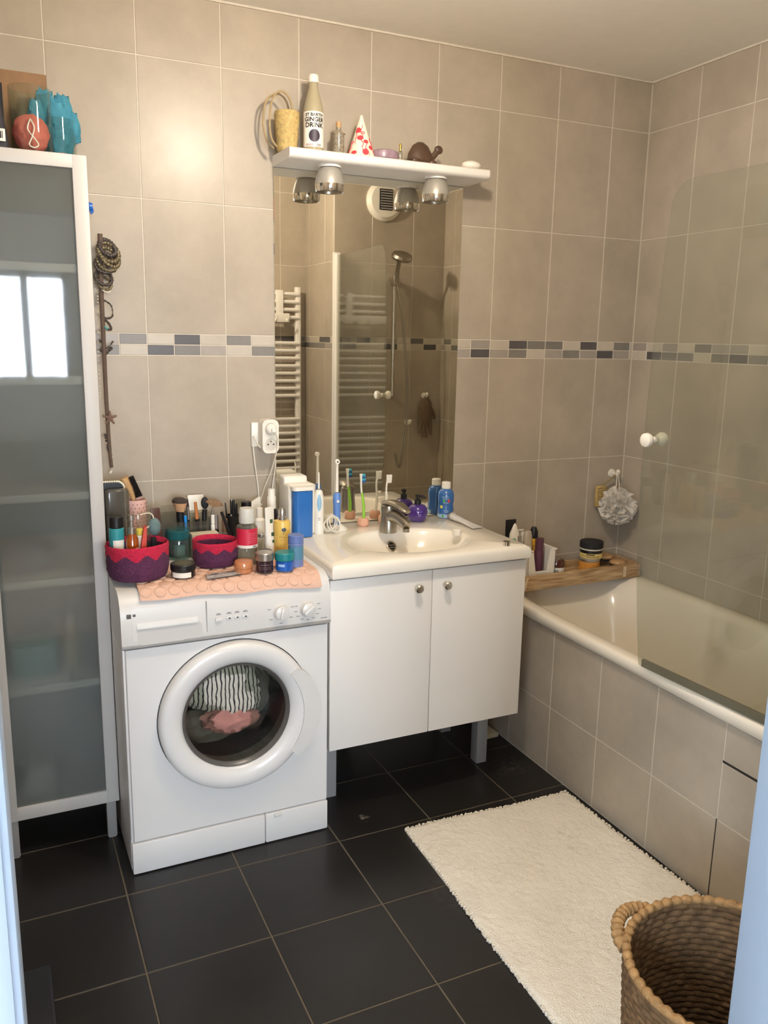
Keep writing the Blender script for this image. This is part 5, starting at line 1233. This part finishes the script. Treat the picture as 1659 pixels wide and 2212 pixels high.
m.build('cone_body', [mat('paper_white', '#eadfca', .6), mat('flamingo_red', '#c33a42', .6), mat('flamingo_pink', '#dd8a86', .6)], t)
t = thing('soap_dish', 'oval mauve speckled dish lying on the shelf beside the cone', 'dish', onshelf(832, -.115))
m = MB(); m.lathe([(0, 0), (.032, 0), (.043, .007), (.046, .018), (.043, .029), (.032, .033), (0, .034)], n=40, sy=.8); m.build('dish', mat('mauve_stone', '#8d7480', .35, nscale=40, namt=.35, coat=.3), t)
hv_ = W(863, 310, -.125).z-SZ
t = thing('gold_vial', 'tiny clear vial with a gold cap between the mauve dish and the brown turtle', 'vial', onshelf(865, -.125))
part(t, 'glass', cyl(.0075, hv_*.6), CLEARP, 20); part(t, 'cap', [(0, hv_*.6), (.004, hv_*.6), (.0035, hv_*.8), (.005, hv_*.9), (.003, hv_), (0, hv_)], mat('gold', '#c9a44e', .25, metal=1), 20)
t = thing('glass_bead', 'tiny clear round stopper lying beside the gold capped vial', 'stopper', onshelf(876, -.145)); m = MB(); m.ball((0, 0, .006), .006, 14); m.build('bead', GLASS, t)
t = thing('turtle_figure', 'dark brown carved turtle figure with a raised head', 'figure', onshelf(908, -.115), .15)
t.scale = (1.22, 1.0, 1.36)
TUR = mat('dark_carved_wood', '#4a3527', .45, nscale=30, namt=.25, coat=.15)
m = MB(); m.lathe([(0, .006), (.034, .004), (.040, .010), (.036, .026), (.024, .044), (.010, .052), (0, .053)], n=36, sy=.8); m.build('shell', TUR, t)
m = MB(); m.tube(spline([(.028, -.004, .014), (.042, -.008, .026), (.050, -.01, .036)], 6), .008, 12); m.ball((.055, -.011, .040), (.0135, .0095, .010)); m.build('head', TUR, t)
for k, (a_, b_) in enumerate(((.03, -.022), (.03, .022), (-.028, -.022), (-.028, .022))):
    m = MB(); m.ball((a_, b_, .0065), (.013, .010, .0065), 14); m.build('flipper', TUR, t)
t = thing('soap_bar', 'small white oval soap at the right end of the shelf', 'soap', onshelf(1019, -.13))
m = MB(); m.ball((0, 0, .015), (.035, .026, .015), 28); m.build('soap', WPLAS, t)

# ------------------------------------------------------------------ bath tray and its things
TY0, TY1, TXa, TXb = -.19, -.035, 1.535, 2.165
t = thing('bath_tray', 'weathered wooden tray laid across the far end of the bathtub', 'tray', (1.85, -.11, .58))
for k in range(3):
    m = MB(); y = TY0+.022+k*.0405; m.box(TXa+.01, TXb-.01, y, y+.036, .602, .611, .001); m.build('slat', TRAYW, t, world=True)
for y in (TY0, TY1-.018):
    m = MB(); m.box(TXa, TXb, y, y+.018, .581, .638, .002); m.build('long_side', TRAYW, t, world=True)
for x in (TXa, TXb-.018):
    m = MB(); m.prism([(TY0+.018, .581), (TY1-.018, .581), (TY1-.018, .638), (TY0+.018, .638)], lambda a, b, q: (x+.018*q, a, b)); m.build('end_piece', TRAYW, t, world=True)
m = MB(); m.prism([(1.588, .584), (1.600, .584), (1.612, .634), (1.604, .636), (1.594, .615)], lambda a, b, q: (a, TY0-.0009*q, b)); m.box(2.075, 2.09, TY0-.0008, TY0, .59, .632); m.build('bare_patch', mat('bare_wood', '#cbb596', .8, nscale=40, namt=.2), t, world=True)
TB = .6113
t = thing('plastic_caddy', 'white plastic caddy with a cut down front, full of bottles on the tray', 'caddy', (1.690, -.113, TB))
m = MB(); w_, d_, hC = .062, .047, .118; th = .003
m.box(-w_, w_, -d_, d_, 0, th)
m.prism([(-w_, 0), (w_, 0), (w_+.004, hC), (-w_-.004, hC)], lambda a, b, q: (a, d_-th+th*q, b))
m.prism([(-w_, 0), (w_, 0), (w_, .035), (-w_, .035)], lambda a, b, q: (a, -d_+th*q, b))
for s_ in (-1, 1): m.prism([(s_*w_, .035), (s_*(w_+.003), hC), (s_*(w_-.022), hC), (s_*(w_-.036), .035)], lambda a, b, q: (a, -d_+th*q, b))
for s_ in (-1, 1): m.prism([(-d_, 0), (d_, 0), (d_, hC), (-d_, hC)], lambda a, b, q: (s_*(w_+.004*b/hC-th*q), a, b))
m.build('walls', WPLAS, t)
m = MB(); m.tube([(-w_+.02, -d_, hC), (-w_-.005, -d_-.001, hC), (-w_-.005, d_, hC), (w_+.005, d_, hC), (w_+.005, -d_-.001, hC), (w_-.02, -d_, hC)], .0035, 8); m.build('rim', WPLAS, t)
m = MB(); m.box(-.026, .026, -d_-.0006, -d_, .01, .028); m.build('label_panel', mat('panel_grey', '#cfcabd', .5), t)
CZ = TB+.0035
def ct(px, py, Y, z=CZ): p = W(px, py, Y); return (p.x, Y, z), p.z-z
l, h = ct(1141, 1147, -.127)
t = thing('shower_gel', 'cream shower gel bottle with a pearly cap in the white caddy', 'bottle', l)
part(t, 'body', [(0, 0), (.018, 0), (.021, .006), (.022, h*.4), (.018, h*.7), (0, h*.72)], mat('gel_cream', '#dcd2bf', .35), 32, sy=.7); part(t, 'cap', [(0, h*.7), (.0185, h*.7), (.0185, h*.9), (.013, h), (0, h)], mat('pearl_cap', '#c9bcae', .25, metal=.3), 32, sy=.7)
l, h = ct(1122, 1157, -.13)
t = thing('clear_bottle', 'small clear bottle at the front left of the white caddy', 'bottle', l)
part(t, 'body', cyl(.013, h*.75), CLEARP); part(t, 'cap', cyl(.009, h*.25, z=h*.75), SILVER)
l, h = ct(1129, 1143, -.094)
t = thing('pump_bottle', 'grey white pump bottle at the back of the white caddy', 'bottle', l)
part(t, 'body', cyl(.017, h*.75), mat('pale_grey', '#b9b6ac', .4)); m = MB(); m.lathe(cyl(.008, h*.2, z=h*.75)); m.tube([(.004, 0, h-.004), (-.022, -.008, h)], .004, 8); m.build('pump', WPLAS, t)
l, h = ct(1154, 1138, -.088)
t = thing('yellow_bottle', 'bottle with a black cap and yellow collar in the white caddy', 'bottle', l)
part(t, 'body', cyl(.017, h*.62), mat('amber_body', '#b98a3a', .4)); part(t, 'collar', cyl(.0172, h*.15, z=h*.62), mat('collar_yellow', '#d9a92c', .4)); part(t, 'cap', [(0, h*.77), (.0165, h*.77), (.0165, h*.9), (.009, h), (0, h)], BLACK)
l, h = ct(1166, 1163, -.115)
t = thing('plum_bottle', 'plum coloured bottle at the right of the white caddy', 'bottle', l)
PLM = mat('plum', '#593343', .4)
m = MB(); m.lathe([(0, 0), (.016, 0), (.018, .005), (.018, h*.66), (.016, h*.7), (0, h*.7)]); m.build('body', PLM, t); part(t, 'cap', cyl(.0165, h*.32, z=h*.69), PLM)
l, h = ct(1082, 1130, -.10, TB)
t = thing('green_label_bottle', 'white bottle with a green oval label left of the black tube', 'bottle', (1.586, -.118, TB))
m = MB(); m.lathe([(0, 0), (.022, 0), (.025, .006), (.026, h*.5), (.02, h*.82), (.006, h*.97), (0, h)], n=36, sy=.7); m.build('body', WPLAS, t)
m = MB(); m.ball((-.008, -.012, h*.66), (.012, .006, .022)); m.build('label_oval', mat('sage_green', '#6c9b7c', .4), t)
l, h = ct(1100, 1123, -.075, TB)
t = thing('black_tube', 'flat black tube standing behind the white caddy', 'tube', (1.598, -.072, TB))
m = MB(); m.grid(20, 6, lambda u, v: (.021*math.cos(2*PI*u)*(1+.18*v), .012*math.sin(2*PI*u)*(1-.92*v), .02+(h-.02)*v)); m.build('tube', BLACK, t); part(t, 'cap', cyl(.018, .022), BLACK, 24, sy=.7)
m = MB(); m.box(-.012, .012, -.0062, -.0045, h*.62, h*.63, .0003); m.build('print', GREYP, t)
c, r, h = IT(1184, 1221, 1202, 1243, TB); c.y = -.115; c.x = 1.796; r = .033
t = thing('brown_lid_jar', 'white cream jar with a glossy brown lid on the wooden tray', 'jar', c)
m = MB(); m.lathe([(0, 0), (r*.8, 0), (r, .010), (r, .026), (r*.9, .034), (0, .034)], n=36); a = face(c); strip(m, r, .010, .026, a-.3, a+.3, 1); m.build('body', [WPLAS, GREYP], t)
part(t, 'lid', [(0, .034), (r*.98, .034), (r, .038), (r*.98, .055), (r*.8, .063), (0, .064)], mat('chestnut_lid', '#4c221b', .15, coat=.6), 36)
m = MB(); m.lathe([(0, .0645), (r*.42, .0642), (r*.42, .0635)]); m.build('lid_seal', SILVER, t)
jx = 1.968
t = thing('body_scrub_tin', 'orange jar with a silver lid, under the black lidded jar on the tray', 'jar', (jx-.006, -.112, TB))
m = MB(); m.lathe(cyl(.043, .040), n=44); m.build('body', mat('orange_scrub', '#c98a3c', .35, nscale=40, namt=.2, coat=.3), t); part(t, 'lid', cyl(.044, .013, z=.040), SILVER, 44)
t = thing('body_butter_jar', 'jar with a wide black lid and yellow label stacked on the orange jar', 'jar', (jx, -.112, TB+.0535))
m = MB(); m.lathe(cyl(.045, .036), n=44); a = face(Vector((jx, -.112, 0))); strip(m, .045, .002, .022, a-1.6, a+1.6, 1, 20); strip(m, .045, .022, .035, a-1.6, a+1.6, 2, 20); strip(m, .045, .016, .020, a-.4, a+.35, 2, 8, .0006); strip(m, .045, .011, .0125, a-.9, a+.8, 2, 8, .0006); strip(m, .045, .006, .008, a-.4, a+.8, 2, 8, .0006)
m.build('body', [WPLAS, mat('label_pale_yellow', '#d9c27a', .45), BLACK], t); part(t, 'neck_ring', cyl(.0455, .004, z=.036), WPLAS, 44); part(t, 'lid', cyl(.047, .028, z=.040, e=.003), BLACKM, 44)
for k, (x, y, z, lb) in enumerate(((2.098, -.125, TB, 'round wooden brush with dark bristles at the right end of the tray'), (2.075, -.070, TB+.014, 'round wooden brush at the back of the tray, behind the other brush'))):
    t = thing('round_wood_brush', lb, 'brush', (x, y, z))
    part(t, 'wooden_back', [(0, .014), (.028, .014), (.033, .02), (.030, .028), (.018, .033), (0, .034)], WOODL, 32)
    m = MB()
    for i in range(60): a = i*2.4; rr = .029*math.sqrt((i+.5)/60); m.tube([(rr*math.cos(a), rr*math.sin(a), .015), (rr*1.05*math.cos(a), rr*1.05*math.sin(a), .0005)], .0012, 4)
    m.build('bristles', BRD, t)
# hook with puff and loofah
hk_ = W(1322, 1022, -.004)
t = wallhook((hk_.x, -.0013, hk_.z), 'white hook on the tiled back wall holding the bath puff', 0)
pc = W(1334, 1093, -.085)
NET = mat('white_netting', '#e9e4dc', .9, transl=.35, bump=.3, bscale=400)
t = thing('bath_puff', 'white ruffled net bath puff hanging from the wall hook', 'bath puff', pc)
m = MB(); m.ball((0, 0, 0), .043, 24, d=lambda q: .2*noise.noise(q*3))
rg = random.Random(5)
for i in range(64):
    z = 1-2*(i+.5)/64; ph = i*2.39996; dr_ = Vector((math.sqrt(1-z*z)*math.cos(ph), math.sqrt(1-z*z)*math.sin(ph), z))
    if dr_.y > .55: continue
    q = dr_.to_track_quat('Z', 'Y').to_matrix().to_4x4() @ RZ(rg.random()*6); s0 = rg.uniform(.85, 1.2); k0 = rg.uniform(.010, .016); f0 = rg.uniform(1.6, 2.4)
    m.grid(14, 3, lambda u, v: ((u-.5)*.054*(.5+.5*v)*s0, 1.3*k0*math.sin(f0*PI*u*1.5+i)*v+.005*v*math.sin(9*u), .028+.046*v*s0*(1-.5*(2*u-1)**2)), X=q)
m.build('ruffles', NET, t, normals=False, ang=80)
m = MB(); hp_ = Vector((hk_.x, -.042, hk_.z+.004))-pc
m.tube(spline([(-.010, -.01, .03), (hp_.x*.6-.012, hp_.y*.5, hp_.z*.5), hp_+Vector((-.006, -.002, 0)), hp_+Vector((0, .006, .006)), hp_+Vector((.006, .008, 0)), (hp_.x*.55+.012, hp_.y*.6, hp_.z*.5), (.002, .0, .03)], 8), .0017, 6); m.build('cord_loop', WPLAS, t)
lc = W(1297, 1072, -.022)
t = thing('loofah_pad', 'tan ribbed loofah pad hanging behind the white bath puff', 'loofah', lc)
m = MB(); m.box(-.026, .022, -.012, .012, -.045, .045, .009, 3)
for k in range(10): m.tube([(-.027, -.0125, -.038+k*.0085), (.0, -.0145, -.036+k*.0085), (.023, -.0125, -.038+k*.0085)], .0022, 6)
m.build('pad', STRAW, t)
m = MB(); hp_ = Vector((hk_.x, -.034, hk_.z+.004))-lc; m.tube(spline([(0, 0, .045), (hp_.x*.5-.004, hp_.y*.5, hp_.z*.7), hp_, (hp_.x*.5+.005, hp_.y*.5, hp_.z*.7), (.004, 0, .045)], 6), .0018, 6); m.build('strap', ROPE, t)

# ------------------------------------------------------------------ floor things
RUGM = mat('bath_mat_cotton', '#efe8da', .97, nscale=9, namt=.05, bump=.4, bscale=260, btype='voronoi', bdist=.006)
rc = [Vector((.884, -.623)), Vector((1.490, -.646)), Vector((1.508, -1.63)), Vector((.848, -1.60))]
t = thing('bath_mat', 'cream tufted cotton bath mat on the dark floor beside the bathtub', 'bath mat', (1.18, -1.1, .001))
m = MB(); rgx = random.Random(2); NU, NV = 90, 130
def rugxy(u, v): a = rc[0].lerp(rc[1], u); b = rc[3].lerp(rc[2], u); return a.lerp(b, v)
def rug(u, v):
    p = rugxy(u, v); e = min(u, 1-u, v, 1-v)
    j = .0035 if e < 1e-6 else .0012
    wv = .003*math.sin(v*9+u*2)
    return (p.x+rgx.uniform(-j, j)+wv, p.y+rgx.uniform(-j, j)+.004*math.sin(u*7), .003 if e < 1e-6 else .0135+rgx.uniform(-.0022, .0022)+.0016*noise.noise(Vector((u*5, v*7, 0))))
m.grid(NU, NV, rug); m.grid(1, 1, lambda u, v: (*rugxy(u, v), .0015)); m.build('tufted_pile', RUGM, t, world=True, ang=180)
m = MB()
for i in range(90):
    for u, v in ((i/89, 0), (0, i/89), (1, i/89)):
        p = rugxy(u, v); m.ball((p.x+rgx.uniform(-.003, .003)+.003*math.sin(v*9+u*2), p.y+rgx.uniform(-.003, .003)+.004*math.sin(u*7), .0075), (.0045, .0045, .006), 6)
m.build('tufted_edge', RUGM, t, world=True)
smudge(RUGM, [(*H(1225, 1800, .012).xy, .05, .6), (*H(1245, 1835, .012).xy, .04, .55), (1.15, -1.2, .2, .16), (1.0, -.95, .15, .14)], '#8d8474')

WK = mat('seagrass', '#72573a', .8, nscale=40, namt=.4, bump=1, bscale=90, bdist=.004)
WKR = mat('seagrass_rim', '#a07d52', .8, nscale=60, namt=.3, bump=1, bscale=140, bdist=.003)
t = thing('wicker_basket', 'round seagrass laundry basket with rope handles on the bath mat corner', 'basket', (1.0, -1.775, .0145))
m = MB(); HB, RB = .345, .196
def coil(R, z, r, n=204, ph=0, mi=0, tw=26, am=.18):
    m.tube([(R*math.cos(a)+.0*ph, R*math.sin(a), z+.0012*math.sin(tw*a+ph)) for a in [2*PI*i/n for i in range(n)]], lambda q: r*(1+am*math.sin(q*2*PI*tw+ph)), 8, closed=True, mi=mi)
m.lathe([(0, .002), (RB*.86, .002), (RB*.86, .008), (0, .010)], n=64)
K = 25
for k in range(K): z = .010+(HB-.018)*k/(K-1); coil(RB*(.88+.12*(k/(K-1))**.8), z, .0082, ph=k*1.9, tw=34)
m.build('woven_wall', WK, t, ang=80)
m = MB(); coil(RB+.001, HB+.004, .0092, n=416, mi=0, tw=52, am=.12); m.build('rim', WKR, t, ang=80)
def handle(a0):
    m = MB(); pts = []
    for i in range(97):
        k = i/96; a = a0-.36+.72*k; o = .021*math.sin(PI*k)**.7; pts.append(((RB+.001+o)*math.cos(a), (RB+.010+o)*math.sin(a), HB-.004+.012*math.sin(PI*k)))
    m.tube(pts, lambda q: .0125*(1+.14*math.sin(q*70)), 10); return m.build('rope_handle', WKR, t, ang=80)
ha = math.radians(118)
handle(ha); handle(ha+PI)
t = thing('dark_laundry_heap', 'dark clothes lying at the bottom of the seagrass basket', 'clothes', (1.0, -1.775, .026))
m = MB(); m.ball((0, 0, .06), (.145, .145, .055), 36, d=lambda q: .18*noise.noise(q*2.6)+.06*noise.noise(q*7)); m.build('clothes', mat('navy_cloth', '#1d1c26', .9, nscale=20, namt=.3), t)
t = thing('pale_sock', 'small pale scrap of cloth on top of the dark clothes in the basket', 'cloth', (.99, -1.72, .13))
m = MB(); m.ball((0, 0, .012), (.022, .012, .012), 20, d=lambda q: .3*noise.noise(q*3)); m.build('cloth', mat('pale_cloth', '#b9b2a2', .9), t)
t = thing('bathroom_scale', 'flat black bathroom scale on the floor beside the left door jamb', 'scale', (-.31, -.965, .001))
m = MB(); m.box(-.14, .14, -.15, .15, .010, .030, .006, 3); m.build('platform', mat('scale_black', '#17181d', .45), t)
for a, b in ((-.11, -.12), (.11, -.12), (-.11, .12), (.11, .12)):
    m = MB(); m.lathe(cyl(.014, .0115, e=.001), (a, b, 0)); m.build('foot', BLACKM, t)
# ------------------------------------------------------------------ world, view
w = bpy.data.worlds.new('sky'); sc.world = w; w.use_nodes = True
w.node_tree.nodes['Background'].inputs[0].default_value = (.6, .75, 1, 1); w.node_tree.nodes['Background'].inputs[1].default_value = .4
vs_ = sc.view_settings; vs_.view_transform = 'Standard'; vs_.look = 'None'; vs_.gamma = 1; vs_.exposure = .02; vs_.use_curve_mapping = False
sc.display_settings.display_device = 'sRGB'
cy_ = sc.cycles; cy_.use_denoising = True; cy_.max_bounces = 10; cy_.diffuse_bounces = 5; cy_.glossy_bounces = 5; cy_.transmission_bounces = 8; cy_.transparent_max_bounces = 20; cy_.sample_clamp_indirect = 4; cy_.caustics_reflective = True; cy_.caustics_refractive = False
